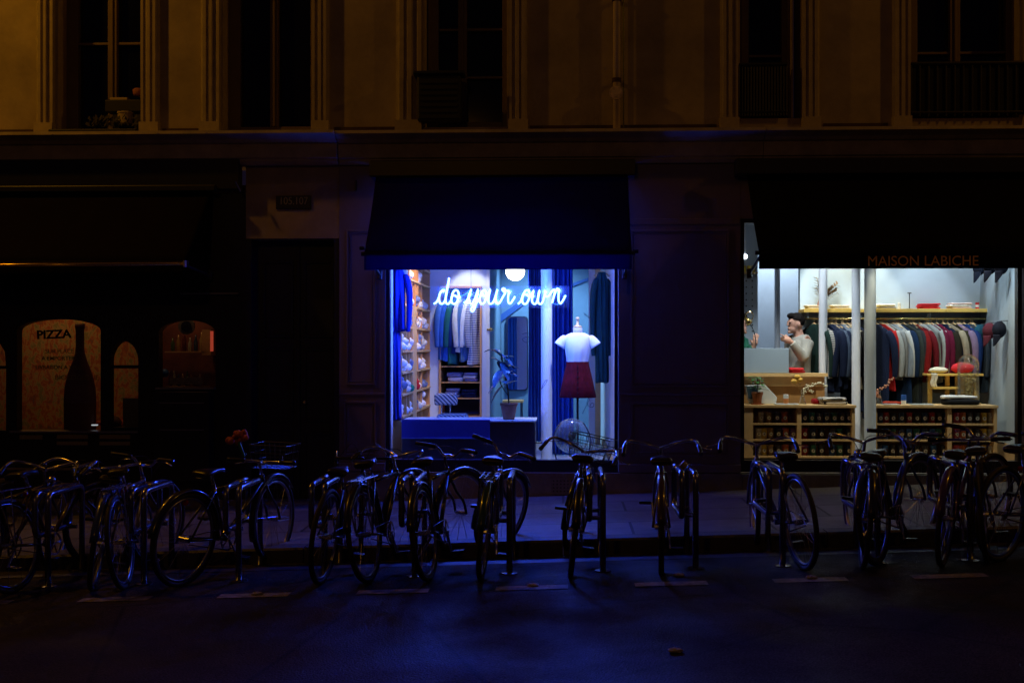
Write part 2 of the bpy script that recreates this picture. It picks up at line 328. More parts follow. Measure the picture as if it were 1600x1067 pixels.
for j in range(110):
    p = at(rnd.uniform(140, 210), 200, F-.08)+Vector((0, rnd.uniform(-.05, .05), rnd.uniform(0, .09))); a = rnd.uniform(0, 6.3); m.add([p, p+Vector((math.cos(a)*.05, 0, .02)), p+Vector((math.cos(a)*.04, .02, .055))], [(0, 1, 2)])
m.build('foliage', mat('dead_leaves', (.02, .018, .012), .8), t)
# drainpipe
t = thing('drainpipe', 'cream drainpipe with a round inspection cap fixed to the upper wall', 'drainpipe', at(963, 208, F-.1)); m = MB(); X = PX(963)
m.tube([(X, F-.09, ZC+.004), (X, F-.09, ZT)], .036, 14); m.build('pipe', mat('cream_pipe_paint', (.78, .66, .46), .55, var=.15, vscale=6), t, smooth=True); m = MB(); m.tube([(X-.01, F-.155, PZ(151)), (X-.01, F-.125, PZ(151))], .066, 22); m.tube([(X-.01, F-.165, PZ(151)), (X-.01, F-.155, PZ(151))], .045, 22); m.build('inspection_cap', mat('rusty_cap', (.7, .56, .38), .7, var=.4, vscale=30), t)
for y in (133, 8): m = MB(); m.tube([(X, F-.09, PZ(y)), (X, F-.09, PZ(y-6))], .047, 14); m.box(X-.012, X+.012, F-.06, F-.002, PZ(y), PZ(y-5)); m.build('bracket', brownm, t)
m = MB(); m.tube([(PX(974), F-.02, ZC+.01), (PX(974), F-.02, ZT)], .008, 6); tag(m.build('wall_cable', blackp), 'thin black cable running down beside the cream drainpipe', 'cable')
# ------------------------------------------------------------------ ground floor: painted timber piers
FR = PZ(258)
def pier(pa, pc, ytop, panels, lab, m_, name='shopfront_pier', base=737):
    X0, X1 = PX(pa), PX(pc); t = thing(name, lab, 'pier', ((X0+X1)/2, F, gz((X0+X1)/2)+.13)); m = MB(); zt = PZ(ytop); m.box(X0, X1, F, F+(.42 if pa < 1500 else .08), PZ(base), zt); m.build('wall', m_, t)
    for (a, c, ya, yb) in panels:
        x0, x1, za, zb = PX(a), PX(c), PZ(ya), PZ(yb); q = MB(); wd = .022
        for (u0, u1, v0, v1) in ((x0, x0+wd, zb, za), (x1-wd, x1, zb, za), (x0+wd, x1-wd, za-wd, za), (x0+wd, x1-wd, zb, zb+wd)): q.box(u0, u1, F-.016, F-.001, v0, v1)
        x0 += .032; x1 -= .032; za -= .032; zb += .032; wd = .01
        for (u0, u1, v0, v1) in ((x0, x0+wd, zb, za), (x1-wd, x1, zb, za), (x0+wd, x1-wd, za-wd, za), (x0+wd, x1-wd, zb, zb+wd)): q.box(u0, u1, F-.009, F-.001, v0, v1)
        q.build('panel_moulding', m_, t, bevel=.004)
    q = MB(); q.box(X0-.002, X1+.002, F-.03, F-.001, PZ(base)-.002, PZ(724)); q.box(X0, X1, F-.012, F-.0015, PZ(618), PZ(614)); q.build('skirting', m_, t, bevel=.006); return t
p1 = pier(530, 602, 258, [(541, 587, 358, 602), (537, 588, 627, 712)], 'grey painted panelled pier left of the neon lit window', paint)
p2 = pier(967, 1157, 258, [(985, 1140, 360, 605), (985, 1140, 628, 712)], 'wide grey painted panelled pier between the two lit shop windows', paint)
m = MB(); m.box(PX(967)+.01, PX(1157)-.01, F-.012, F-.001, PZ(352), PZ(343)); m.build('panel_moulding', paint, p2, bevel=.003)
m = MB(); X0, X1 = PX(530), PX(1900)
m.box(PX(602)+.001, PX(967)-.001, F+.002, F+.42, PZ(275), FR); m.box(PX(1157)+.001, X1, F+.002, F+.42, PZ(343), FR); fas = m.build('fascia', paint, bld)
# plinth following the slope
m = MB(); N = 40
def plinth(xa, xb, ztop, yf):
    q = MB(); n = 20
    vs = []
    for i in range(n+1):
        x = xa+(xb-xa)*i/n; vs += [(x, yf, gz(x)-.1), (x, yf, ztop), (x, F+.42, ztop), (x, F+.42, gz(x)-.1)]
    fs = [(0, 1, 2, 3), (n*4+3, n*4+2, n*4+1, n*4)]
    for i in range(n):
        for j in range(4): fs.append((i*4+j, (i+1)*4+j, (i+1)*4+(j+1) % 4, i*4+(j+1) % 4))
    q.add(vs, fs); return q
plinth(PX(530)-.0, PX(1157)+.01, PZ(738), F-.04).build('plinth', plinthm, bld); plinth(PX(1157)+.013, PX(1900), PZ(739), F-.045).build('plinth', plinthm, bld)
t = thing('vent_grille', 'square perforated stone air vent low in the plinth under the neon window', 'vent', at(878, 770, F-.05)); m = MB(); m.box(PX(861), PX(896), F-.052, F-.041, PZ(771), PZ(747)); m.build('plate', plinthm, t)
m = MB()
for i in range(6):
    for j in range(4): p = at(865+i*5.6, 751+j*5.4, F-.054); m.tube([p, p+Vector((0, .008, 0))], .0075, 8)
m.build('grille', blackp, t)
# cable hook bits on pier
m = MB(); p = at(556, 290, F-.02); m.cbox(p, (.02, .04, .1)); tag(m.build('wall_hook', blackp, bevel=.004), 'small dark hook high on the pier left of the neon shop awning', 'hook')
# ------------------------------------------------------------------ street door portal
xa, xb = PX(384), PX(529)
t = thing('street_door', 'tall dark blue double door in a recess below the number plate', 'door', ((xa+xb)/2, F+.2, gz((xa+xb)/2)+.14)); m = MB(); zt = PZ(371); zg = gz(xa)+.1
m.box(xa, xb, F+.3, F+.36, zg-.1, zt); m.build('leaf', darkdoor, t)
m = MB()
for (u0, u1) in ((xa+.1, (xa+xb)/2-.05), ((xa+xb)/2+.05, xb-.1)):
    for (v0, v1) in ((zg+.15, zg+.75), (zg+.85, zg+1.6), (zg+1.7, zt-.2)):
        for (a, c, d, e) in ((u0, u0+.03, v0, v1), (u1-.03, u1, v0, v1), (u0+.03, u1-.03, v0, v0+.03), (u0+.03, u1-.03, v1-.03, v1)): m.box(a, c, F+.278, F+.299, d, e)
m.box((xa+xb)/2-.02, (xa+xb)/2+.02, F+.27, F+.299, zg, zt-.01); m.build('panel_moulding', darkdoor, t, bevel=.004)
m = MB(); m.ball(((xa+xb)/2+.07, F+.25, zg+1.05), .028); m.build('handle', brass, t, smooth=True)
t = thing('door_surround', 'cream rendered wall over the street door', 'wall', ((xa+xb)/2, F, zt)); m = MB(); m.box(xa-.002, xb+.003, F+.012, F+.42, zt, PZ(243)); m.build('wall', stone, t)
m = MB(); m.box(xa+.0, xa+.05, F+.02, F+.29, zg-.15, zt-.001); m.box(xb-.05, xb, F+.02, F+.29, zg-.15, zt-.001); m.build('jamb', darkdoor, t)
m = MB(); m.box(xa, xb, F-.05, F+.42, gz(xa)-.1, gz(xa)+.17); tag(m.build('door_step', plinthm, bevel=.008), 'worn stone step under the dark street door', 'step')
t = thing('number_plate', 'small dark enamel street number plate over the street door', 'sign', at(458, 324, F)); m = MB(); m.box(PX(431), PX(486), F-.002, F+.011, PZ(325), PZ(304)); m.build('plate', mat('plate_enamel', (.008, .008, .02), .3), t, bevel=.004)
text('105.107', .105, at(458.5, 314.5, F-.004), 'numerals', mat('plate_digits', (.2, .19, .2), .5), t, xscale=.86)
# ------------------------------------------------------------------ awnings
def awnmat(name, col, tl, tint=(.25, .2, .3)):
    m = mat(name, col, .9, bump=.25, bscale=220, var=.15, vscale=3, spec=.08); t = m.node_tree; p = t.nodes['Principled BSDF']; o = [n for n in t.nodes if n.type == 'OUTPUT_MATERIAL'][0]
    tr = t.nodes.new('ShaderNodeBsdfTranslucent'); tr.inputs[0].default_value = (*tint, 1); mx = t.nodes.new('ShaderNodeMixShader'); mx.inputs[0].default_value = tl
    t.links.new(p.outputs[0], mx.inputs[1]); t.links.new(tr.outputs[0], mx.inputs[2]); t.links.new(mx.outputs[0], o.inputs[0]); return m
awn = awnmat('navy_awning_cloth', (.008, .007, .02), .25, (.12, .08, .5)); bounce_layer = awnmat('pale_bounce_cloth', (.4, .4, .45), .25, (.3, .3, .5)); awnb = awnmat('black_awning_cloth', (.0045, .004, .006), .004); awnp = awnmat('brown_awning_cloth', (.007, .004, .0035), .003)
def awning(pl, pr, ytop, yfront, yhem, Yf, m_, lab, box, sag=.03):
    x0, x1 = PX(pl), PX(pr); zt = PZ(ytop); zf = PZ(yfront, Yf); zh = PZ(yhem, Yf)
    t = thing('awning', lab, 'awning', ((x0+x1)/2, F, zt)); m = MB()
    nx = 14 if x1-x0 < 3 else 26
    def fn(u, v):
        sg = -sag*math.sin(math.pi*v)*(1+.25*math.cos(u*nx*math.pi*2/2)); return (x0+(x1-x0)*u, F-.1+(Yf-F+.1)*v, zt+(zf-zt)*v+sg)
    m.grid(fn, nx*4, 10); m.build('canopy', m_, t, smooth=True, solid=.003)
    if m_ is awn: m = MB(); m.grid(lambda u, v: Vector(fn(.004+.992*u, .01+.98*v))-Vector((0, -.004, .012)), nx*4, 10); m.build('bounce_layer', bounce_layer, t, smooth=True)  # pale under-layer added to bounce the neon's blue onto wall and pavement
    m = MB(); m.grid(lambda u, v: (x0+(x1-x0)*u, Yf-.012+.006*math.sin(u*nx*7)*v, zf+.004+(zh-zf)*v), nx*6, 4); m.build('valance', m_, t, smooth=True, solid=.003)
    m = MB(); m.tube([(x0-.03, Yf+.012, zf-.012), (x1+.03, Yf+.012, zf-.012)], .02, 10); m.build('front_bar', blackfr, t)
    m = MB(); m.box(PX(box[0]), PX(box[1]), F-.2, F-.031, PZ(box[3]), PZ(box[2])); m.build('cassette', blackfr, t, bevel=.01)
    for (sx, dx) in ((x0+.03, 1), (x1-.03, -1)):
        m = MB(); zz = zf-.06; m.tube([(sx-.0*dx, F-.04, PZ(430)), (sx, Yf+.02, zf-.02)], .014, 8); m.tube([(sx, F-.06, PZ(430)-.04), (sx, F-.04, PZ(430)+.05)], .025, 8); m.build('arm', blackfr, t)
    return t, zf, zh
a1, _, _ = awning(590, 980, 277, 394, 422, 11.15, awn, 'dark navy awning sloping over the neon lit shop window', (582, 991, 254, 279))
a2, zf, zh = awning(1165, 1760, 277, 394, 422, 11.15, awnb, 'long black awning with gold lettering over the right clothes shop', (1146, 1760, 254, 279))
text('MAISON LABICHE', .128, at(1442, 408.5, 11.132), 'lettering', mat('gold_lettering', (.75, .42, .12), .5), a2, xscale=.98, depth=.001)
for (px, py) in ((562, 388), (989, 393)): m = MB(); p = at(px, py, 11.3); m.tube([p, p+Vector((.05, 0, 0))], .018, 10); m.build('end_knob', blackfr, a1)
# pizzeria awning and signboard
a3, _, _ = awning(-260, 334, 298, 407, 430, 11.02, awnp, 'brown black awning over the pizzeria front', (-260, 345, 290, 300), sag=.02)
m = MB(); z = PZ(411, 11.0); m.tube([(PX(-260, 11), 10.97, z-.015), (PX(289, 11), 10.97, z)], .016, 14); m.build('light_bar', mat('yellow_bar_metal', (.75, .5, .14), .22, .9), a3, smooth=True)
m = MB(); m.box(PX(289, 11), PX(290, 11)+.012, 10.94, 11.0, z-.03, z+.03); m.build('end_cap', mat('pale_cap', (.4, .4, .5), .3), a3, bevel=.003)
m = MB(); m.box(PX(-300), PX(379), F-.12, F-.0, PZ(296), PZ(223)); tag(m.build('signboard', pizblack, bevel=.01), 'long dark blank signboard above the pizzeria awning', 'signboard')
m = MB(); m.tube([at(368, 284, F-.15), at(376, 300, F-.15)], .012, 8); tag(m.build('awning_crank', chrome), 'small pale metal crank at the right end of the dark signboard', 'crank')
# ------------------------------------------------------------------ pizzeria front
pz = thing('pizzeria_front', 'black timber pizzeria front with arched windows and glowing interior', 'shopfront', (PX(180), F, gz(PX(180))+.14))
m = MB()
def X_(p): return PX(p)
zt = PZ(300); zb = gz(PX(0))
def arched(mb, pa, pc, yspring, yrise, ytop, ybot, zbot):
    x0, x1 = PX(pa), PX(pc); zs, zr = PZ(yspring), PZ(yrise); zz = PZ(ytop); n = 16
    pts = [(x0, zz), (x0, zs)]+[(x0+(x1-x0)*(1-math.cos(math.pi*i/n))/2, zs+(zr-zs)*math.sin(math.pi*i/n)) for i in range(1, n)]+[(x1, zs), (x1, zz)]
    mb.prism(pts, F+.02, F+.14)
    mb.box(x0, x1, F+.021, F+.139, zbot, PZ(ybot))
for (a, c) in ((-400, -60), (8, 25), (156, 170), (215, 247), (336, 384)): m.box(PX(a), PX(c), F+.02, F+.14, zb-.1, zt)
m.box(PX(-60), PX(8), F+.02, F+.14, zb-.1, PZ(675)); m.prism([(PX(-60), zt), (PX(-60), PZ(560)), (PX(-50), PZ(535)), (PX(-26), PZ(522)), (PX(-4), PZ(532)), (PX(6), PZ(550)), (PX(8), PZ(575)), (PX(8), zt)], F+.02, F+.14)
arched(m, 25, 156, 516, 498, 300, 675, zb-.1); arched(m, 170, 215, 566, 533, 300, 670, zb-.1); arched(m, 247, 336, 520, 500, 300, 606, zb-.1)
m.build('wall', pizblack, pz)
for (a, c, y0, y1) in ((25, 156, 498, 675), (170, 215, 533, 670), (247, 336, 500, 606), (-60, 8, 522, 675)):
    m = MB(); m.box(PX(a), PX(c), F+.10, F+.106, PZ(y1), PZ(y0)); m.build('pane', glass, pz)
m = MB(); m.box(PX(170), PX(215), F+.03, F+.09, PZ(576), PZ(571)); m.box(PX(-60), PX(8), F+.03, F+.09, PZ(577), PZ(572)); m.build('glazing_bar', pizblack, pz)
m = MB(); m.box(PX(18), PX(218), F-.05, F+.02, PZ(678), PZ(675)); m.box(PX(245), PX(336), F-.05, F+.02, PZ(609), PZ(606)); m.box(PX(284), PX(374), F-.05, F+.02, PZ(459), PZ(457)); m.box(PX(255), PX(330), F-.0, F+.02, PZ(629), PZ(628)); m.build('sill', mat('worn_metal_sill', (.3, .3, .33), .35, .7), pz)
creamp = mat('cream_panel', (.3, .24, .13), .7, var=.2)
for (a, c, y0, y1) in ((30, 66, 682, 689), (88, 137, 681, 688), (155, 203, 681, 688), (88, 137, 692, 698), (155, 203, 692, 698), (10, 118, 734, 738)):
    m = MB(); m.box(PX(a), PX(c), F+.004, F+.019, PZ(y1), PZ(y0)); m.build('lower_panel', creamp, pz, bevel=.003)
plinth(PX(-400), PX(384), gz(PX(180))+.24, F-.02).build('plinth', plinthm, pz)
# lettering on the pizzeria glass
lm = mat('window_lettering', (.16, .13, .06), .6); lg = mat('window_lettering_green', (.12, .14, .05), .6); ld = mat('window_lettering_dark', (.008, .005, .004), .8); yy = F+.094
text('PIZZA', .118, at(84, 523, yy), 'lettering', ld, pz, xscale=1.1, bold=.004, rot=(R(90), R(-2), 0))
text('SUR PLACE', .06, at(93, 549, yy), 'lettering', lg, pz); text('A EMPORTER', .058, at(91, 560, yy), 'lettering', lg, pz, bold=.001)
text('LIVRAISON A VELO', .056, at(92, 574, yy), 'lettering', lg, pz, bold=.001); text('BIOLOGIQUE', .072, at(120, 590, yy), 'lettering', lm, pz, xscale=1.05)
# pizzeria room
def graffiti():
    m = mat('scribbled_wall', (.5, .3, .15), .8); t = m.node_tree; p = t.nodes['Principled BSDF']; tc = [q for q in t.nodes if q.type == 'TEX_COORD'][0]
    mp = t.nodes.new('ShaderNodeMapping'); mp.inputs['Scale'].default_value = (3.4, 3.4, 2); mp.inputs['Rotation'].default_value = (0, R(25), 0); t.links.new(tc.outputs['Object'], mp.inputs[0])
    n = t.nodes.new('ShaderNodeTexNoise'); n.inputs['Scale'].default_value = 4.5; n.inputs['Detail'].default_value = 9; n.inputs['Roughness'].default_value = .7; n.inputs['Distortion'].default_value = .7; t.links.new(mp.outputs[0], n.inputs[0])
    r = t.nodes.new('ShaderNodeValToRGB'); r.color_ramp.interpolation = 'B_SPLINE'; t.links.new(n.outputs['Fac'], r.inputs[0]); e = r.color_ramp.elements
    e[0].position = .3; e[0].color = (.1, .14, .3, 1); e[1].position = .75; e[1].color = (.55, .5, .2, 1)
    for pos, c in ((.4, (.45, .2, .08)), (.46, (.6, .1, .08)), (.5, (.65, .4, .15)), (.54, (.6, .45, .35)), (.6, (.15, .3, .1)), (.65, (.6, .22, .1))): q = e.new(pos); q.color = (*c, 1)
    t.links.new(r.outputs[0], p.inputs['Base Color']); return m
m = MB(); m.box(PX(-350), PX(384), 14.9, 15.0, -.2, 3.6); m.build('pizzeria_back_wall', graffiti(), kind='structure')
drk = mat('dark_room_paint', (.12, .06, .03), .8)
m = MB(); m.box(PX(-350), PX(384)-.05, F+.42, 14.9, 2.9, 3.0); m.box(PX(-350), PX(384)-.05, F+.2, 14.9, -.05, .05); m.box(PX(384)-.12, PX(384)-.04, F+.14, 14.9, .05, 2.9); m.box(PX(-350)-.1, PX(-350), F+.14, 14.9, .05, 2.9); m.build('pizzeria_room_shell', drk, kind='structure')
light('pizzeria_bulb_or_fill', 'POINT', (PX(60, 14), 13.9, 2.5), 8, (1, .5, .12), .06); light('pizzeria_bulb_or_fill', 'POINT', (PX(75, 12.3), 12.3, 2.4), 2, (1, .45, .15), .04); light('pizzeria_bulb_or_fill', 'POINT', (PX(275, 12.4), 12.36, 2.3), 3, (1, .5, .2), .05)  # first lights the room; the other two are added for bottle and bar
m = MB(); m.box(PX(243, 12.85), PX(345, 12.85), 12.8, 12.85, .05, 2.9); m.build('bar_dark_backing', mat('dark_red_panel', (.14, .04, .02), .7, var=.4, vscale=5), kind='structure')  # panel added to keep the bar window dark behind its bottles
# bottle shaped board standing inside the window
m = MB(); cx, Yb = PX(125, 12.25), 12.25
bp = [(0, 0), (.19, 0), (.205, .04), (.21, .35), (.2, .52), (.16, .68), (.1, .82), (.065, .92), (.055, 1.0), (.055, 1.2), (.065, 1.22), (.065, 1.27), (0, 1.27)]
zb0 = PZ(676, 12.25)-.01; sc = (PZ(505, 12.25)-zb0)/1.27
m.lathe([(max(r, .001)*sc*.93, z*sc) for r, z in bp], (cx, Yb, zb0), n=28, sy=.25); tag(m.build('bottle_board', mat('dark_bottle_brown', (.11, .025, .012), .5), smooth=True), 'large dark brown bottle shaped display standing in the pizzeria window', 'display')
m = MB(); m.box(PX(25, 12.2)-.3, PX(216, 12.2)+.05, 12.12, 12.5, zb0-.05, zb0-.002); tag(m.build('window_shelf', pizblack), 'dark ledge inside the pizzeria windows under the bottle display', 'shelf')
def table(px, Y, h, lab, mt, wd=.7):
    X = PX(px, Y); t = thing('cafe_table', lab, 'table', (X, Y, .05)); m = MB(); m.box(X-wd/2, X+wd/2, Y-.3, Y+.3, .05+h-.03, .05+h); m.build('tabletop', mt, t, bevel=.005)
    for sx in (-1, 1):
        for sy in (-1, 1): m = MB(); m.tube([(X+sx*(wd/2-.05), Y+sy*.25, .05), (X+sx*(wd/2-.05), Y+sy*.25, .05+h-.03)], .015, 6); m.build('leg', blackp, t)
redm = mat('red_tabletop', (.5, .05, .03), .4)
table(72, 13.4, .62, 'dark topped cafe table behind the left arched pizzeria window', drk, .9); table(181, 13.3, .73, 'red topped cafe table behind the narrow arched pizzeria window', redm, .4)
m = MB(); p = at(205, 645, 12.2); m.cbox(p, (.17, .006, .3)); tag(m.build('menu_card', mat('menu_paper', (.16, .15, .13), .8, var=.2, vscale=40)), 'grey printed menu card in the narrow arched pizzeria window', 'menu')
m = MB(); p = at(178, 669, 12.3); m.lathe([(.03, 0), (.07, .03), (.08, .07), (.05, .11), (.01, .13)], p); tag(m.build('round_bowl', mat('brown_clay', (.12, .05, .03), .6), smooth=True), 'small round brown jug at the foot of the narrow arched window', 'jug')
m = MB(); p = at(148, 665, 12.13); m.lathe([(.001, 0), (.03, .002), (.034, .012), (.001, .014)], p); tag(m.build('tea_light', mat('tea_light_glow', (.6, .6, .6), .4, emit=(.8, .85, .9), estr=.5)), 'tiny pale tea light at the foot of the bottle display', 'candle')
# bar behind the third arch
t = thing('bar_shelf', 'wooden bar shelf with bottles in the right arched pizzeria window', 'shelf', at(292, 606, 12.6)); m = MB(); 
for y in (549, 604): m.box(PX(262, 12.6), PX(324, 12.6), 12.5, 12.7, PZ(y+2, 12.6), PZ(y, 12.6))
m.build('shelf', woodl, t); m = MB(); m.box(PX(320, 12.6), PX(334, 12.6), 12.5, 12.75, PZ(555, 12.6), PZ(515, 12.6)); m.build('upright', woodl, t)
bcol = [(.05, .1, .03), (.3, .18, .05), (.1, .02, .02), (.3, .3, .25), (.02, .05, .12), (.35, .25, .1)]
for i in range(6):
    px = 270+i*9; y = 549; p = at(px, y, 12.56)+Vector((0, 0, .002)); m = MB(); h = .14+.03*(i % 3); m.lathe([(.02, 0), (.022, .01), (.022, h*.6), (.009, h*.78), (.008, h)], p, n=12)
    tag(m.build('bottle', mat('bottle%d' % i, bcol[i], .2), smooth=True), '%s bottle on the bar shelf, %s from its left end' % (['green', 'amber', 'dark red', 'clear', 'blue', 'tan'][i], ['first', 'second', 'third', 'fourth', 'fifth', 'sixth'][i]), 'bottle')
m = MB(); m.ball(at(257, 583, 12.5), .045); tag(m.build('balloon', mat('blue_ball', (.02, .12, .4), .4), smooth=True), 'small blue ball beside the bar bottles in the right arched window', 'ball')
for i in range(8):
    px = 266+i*6.6; p = at(px, 603.5, 12.55)+Vector((0, 0, .002)); h = rnd.choice((.1, .13, .16)); m = MB(); m.lathe([(.015, 0), (.017, .01), (.017, h*.65), (.007, h*.8), (.007, h)], p, n=10)
    tag(m.build('bottle', mat('lbottle%d' % (i % 6), bcol[(i+2) % 6], .2), smooth=True), 'small bottle on the lower bar ledge, %s from left' % ['first', 'second', 'third', 'fourth', 'fifth', 'sixth', 'seventh', 'eighth'][i], 'bottle')
m = MB(); p = at(291, 595, 12.3); m.cbox(p, (.34, .02, .07)); tag(m.build('bar_card', mat('pale_card', (.3, .26, .24), .8, var=.5, vscale=60)), 'pale patterned card strip along the bar window sill', 'card')
m = MB(); p = at(330.5, 535, 12.3); m.box(p.x-.014, p.x+.014, 12.3, 12.32, PZ(549, 12.3), PZ(517, 12.3)); tag(m.build('red_light_sign', mat('red_lit_strip', (.4, .05, .02), .5, emit=(1, .12, .06), estr=.3)), 'short vertical red lit strip sign in the right arched window', 'light sign')
t = thing('wall_clock', 'round dark clock in the top of the right arched pizzeria window', 'clock', at(291, 508, 12.4)); m = MB(); p = at(291, 510, 12.4); m.tube([p, p+Vector((0, .03, 0))], .085, 24); m.build('case', mat('clock_rim', (.25, .25, .2), .6, var=.5, vscale=50), t); m = MB(); m.tube([p-Vector((0, .004, 0)), p], .055, 24); m.build('face', blackp, t)
# bulk cupboard below bar
m = MB(); m.box(PX(250), PX(334), F-.16, F+.019, PZ(752), PZ(612)); cb = m.build('menu_cabinet', pizblack, bevel=.008); tag(cb, 'black cabinet standing below the right arched pizzeria window', 'cabinet')
m = MB()
for y in (630, 672): m.box(PX(258), PX(326), F-.175, F-.161, PZ(y), PZ(y-1.4))
m.build('drawer_pull', mat('worn_metal_sill', (.3, .3, .33), .35, .7), cb)
# ------------------------------------------------------------------ neon shop (centre)
ORD = ['first', 'second', 'third', 'fourth', 'fifth', 'sixth', 'seventh', 'eighth', 'ninth', 'tenth', 'eleventh', 'twelfth', 'thirteenth', 'fourteenth', 'fifteenth', 'sixteenth', 'seventeenth', 'eighteenth', 'nineteenth', 'twentieth']
FL = .30
def winframe(pa, pc, ya, yb, sill, m_, lab, extra=()):
    x0, x1, z0, z1 = PX(pa), PX(pc), PZ(yb), PZ(ya); t = thing('shop_window', lab, 'shop window', ((x0+x1)/2, F, z0)); m = MB(); wd = .035
    zs = PZ(sill); m.box(x0+.001, x0+wd, F+.03, F+.12, zs, z1); m.box(x1-wd, x1-.001, F+.03, F+.12, zs, z1); m.box(x0+.001, x1-.001, F+.02, F+.13, z0+.003, zs); m.box(x0+wd, x1-wd, F+.03, F+.12, z1-.04, z1-.001)
    for e in extra: m.box(PX(e)-.02, PX(e)+.02, F+.04, F+.11, zs, z1-.04)
    m.build('frame', m_, t, bevel=.004); m = MB(); m.box(x0+wd, x1-wd, F+.07, F+.078, zs, z1-.04); m.build('pane', glass, t); return t
winframe(603, 966, 275, 738, 719, navyfr, 'large neon lit shop window in a navy metal frame')
XL, XR = -2.02, .555
m = MB(); m.box(XL-.1, XL, F+.42, 18.6, 0, 3.6)
m.box(XL, PX(603)+.0, F+.13, F+.5, .1, 3.4); m.build('interior_side_wall', whitew, kind='structure')
m = MB(); m.box(XR, XR+.08, F+.14, 18.6, 0, 3.6); m.build('interior_side_wall', whitew, kind='structure')
m = MB(); m.box(XL, XR, F+.14, 18.6, FL-.1, FL); m.build('shop_floor', mat('pale_shop_floor', (.5, .55, .58), .35, var=.1, vscale=2), kind='structure')
m = MB(); m.box(XL, XR, F+.14, 18.6, 3.3, 3.4); m.build('shop_ceiling', whitew, kind='structure')
xd = PX(765, 15.5)
# closet wall with a niche
nx0, nx1 = PX(686, 15.5), PX(753, 15.5); nz0, nz1 = PZ(652, 15.5), PZ(450, 15.5)
m = MB(); m.box(XL, nx0, 15.5, 15.62, FL, 3.3); m.box(nx1, xd, 15.5, 15.62, FL, 3.3); m.box(nx0, nx1, 15.5, 15.62, nz1, 3.3); m.box(nx0, nx1, 15.5, 15.62, FL, nz0); m.build('interior_wall', whitew, kind='structure')
m = MB(); m.box(xd-.08, xd-.004, 15.62, 18.4, FL, 3.3); m.build('interior_side_wall', bluew, kind='structure')
m = MB(); m.box(xd, XR, 18.4, 18.5, FL, 3.3); m.build('interior_back_wall', bluew, kind='structure')
t = thing('wardrobe', 'built in wooden wardrobe niche with shelves and hanging clothes behind the neon sign', 'wardrobe', ((nx0+nx1)/2, 15.7, nz0)); navyin = mat('navy_lining', (.02, .03, .12), .7)
m = MB(); m.box(nx0, nx0+.025, 15.47, 16.0, nz0, nz1); m.box(nx1-.025, nx1, 15.47, 16.0, nz0, nz1); m.box(nx0, nx1, 15.46, 16.0, nz1, nz1+.025); m.build('frame', woodo, t)
m = MB(); m.box(nx0, nx1, 16.0, 16.02, nz0, nz1); m.build('back_panel', navyin, t)
sh = [572, 597, 622, 650]
for y in sh: m = MB(); m.box(nx0+.026, nx1-.026, 15.48, 15.99, PZ(y+1.5, 15.5), PZ(y, 15.5)); m.build('shelf', woodo, t)
m = MB(); zr = PZ(457, 15.55); m.tube([(nx0, 15.62, zr), (nx1, 15.62, zr)], .01, 8); m.build('rail', brass, t)
def garment_mesh(mb, M, L=.66, w=.21, th=.035, seed=0, sleeve=.55, neck=.06, flare=1.0):
    """a sweater hanging from its shoulders: body loft and two sleeves; local x = across, y = thickness, z down from hook"""
    r = random.Random(seed); n = 20; ph = r.uniform(0, 6); rows = [(neck*.8, -.055, .5), (neck, -.06, .7), (w*.6, -.095, 1), (w*.88, -.125, 1.1), (w, -.16, 1.2), (w*.94, -.26, 1.3), (w*.92, -.4, 1.25), (w*.95*flare, -.06-L*.8, 1.2), (w*flare, -.06-L*.97, 1.15), (w*flare, -.06-L, 1.15), (w*.98*flare, -.0605-L, 1.05)]
    vs = []
    for i, (hw, z, q) in enumerate(rows):
        for j in range(n):
            a = 2*math.pi*j/n; f = (math.sin(9*math.cos(a)+ph+z*3)*.75+math.sin(17*math.cos(a)-ph+z*5)*.35)*min(1, i/4); vs.append(M @ Vector((hw*math.cos(a), th*q*(math.sin(a)+f), z+.012*math.cos(a*2+ph)*(i > 6))))
    k = len(rows); mb.add(vs, [(i*n+j, i*n+(j+1) % n, (i+1)*n+(j+1) % n, (i+1)*n+j) for i in range(k-1) for j in range(n)]+[tuple(range(n)), tuple((k-1)*n+j for j in range(n))])
    if sleeve:
        for sx in (-1, 1):
            d = r.uniform(-.02, .03); mb.tube([M @ Vector((sx*(w*.8), 0, -.125)), M @ Vector((sx*(w+.02), d*.3, -.2)), M @ Vector((sx*(w+.045), d, -.35)), M @ Vector((sx*(w+.03), d*1.6, -.13-sleeve*.85)), M @ Vector((sx*(w+.02), d*1.6, -.13-sleeve)), M @ Vector((sx*(w+.02), d*1.6, -.131-sleeve))], [.05, .055, .05, .04, .035, .033], 10, flat=.7)
def hanger_mesh(mb, M, w=.105):
    mb.tube([M @ Vector((-w, 0, -.1)), M @ Vector((-w*.5, 0, -.07)), M @ Vector((0, 0, -.045)), M @ Vector((w*.5, 0, -.07)), M @ Vector((w, 0, -.1))], .0075, 8)
    mb.tube([M @ Vector((0, 0, -.045)), M @ Vector((0, 0, -.01)), M @ Vector((0, .012, .012)), M @ Vector((0, 0, .022))], .003, 6)
def cloth(name, c, v=.15): return mat('cloth_'+name, c, .9, var=v, vscale=14, bump=.08, bscale=160, spec=.12)
def garment(kind, x, y, z, ang, col, lab, cat, group=None, hang=True, **kw):
    t = thing(kind, lab, cat, (x, y, z), group=group); M = Matrix.Translation((x, y, z)) @ Matrix.Rotation(ang, 4, 'Z'); m = MB(); garment_mesh(m, M, **kw); m.build('fabric', col, t, smooth=True, sub=1)
    if hang: m = MB(); hanger_mesh(m, M); m.build('hanger', woodl, t, smooth=True)
    return t
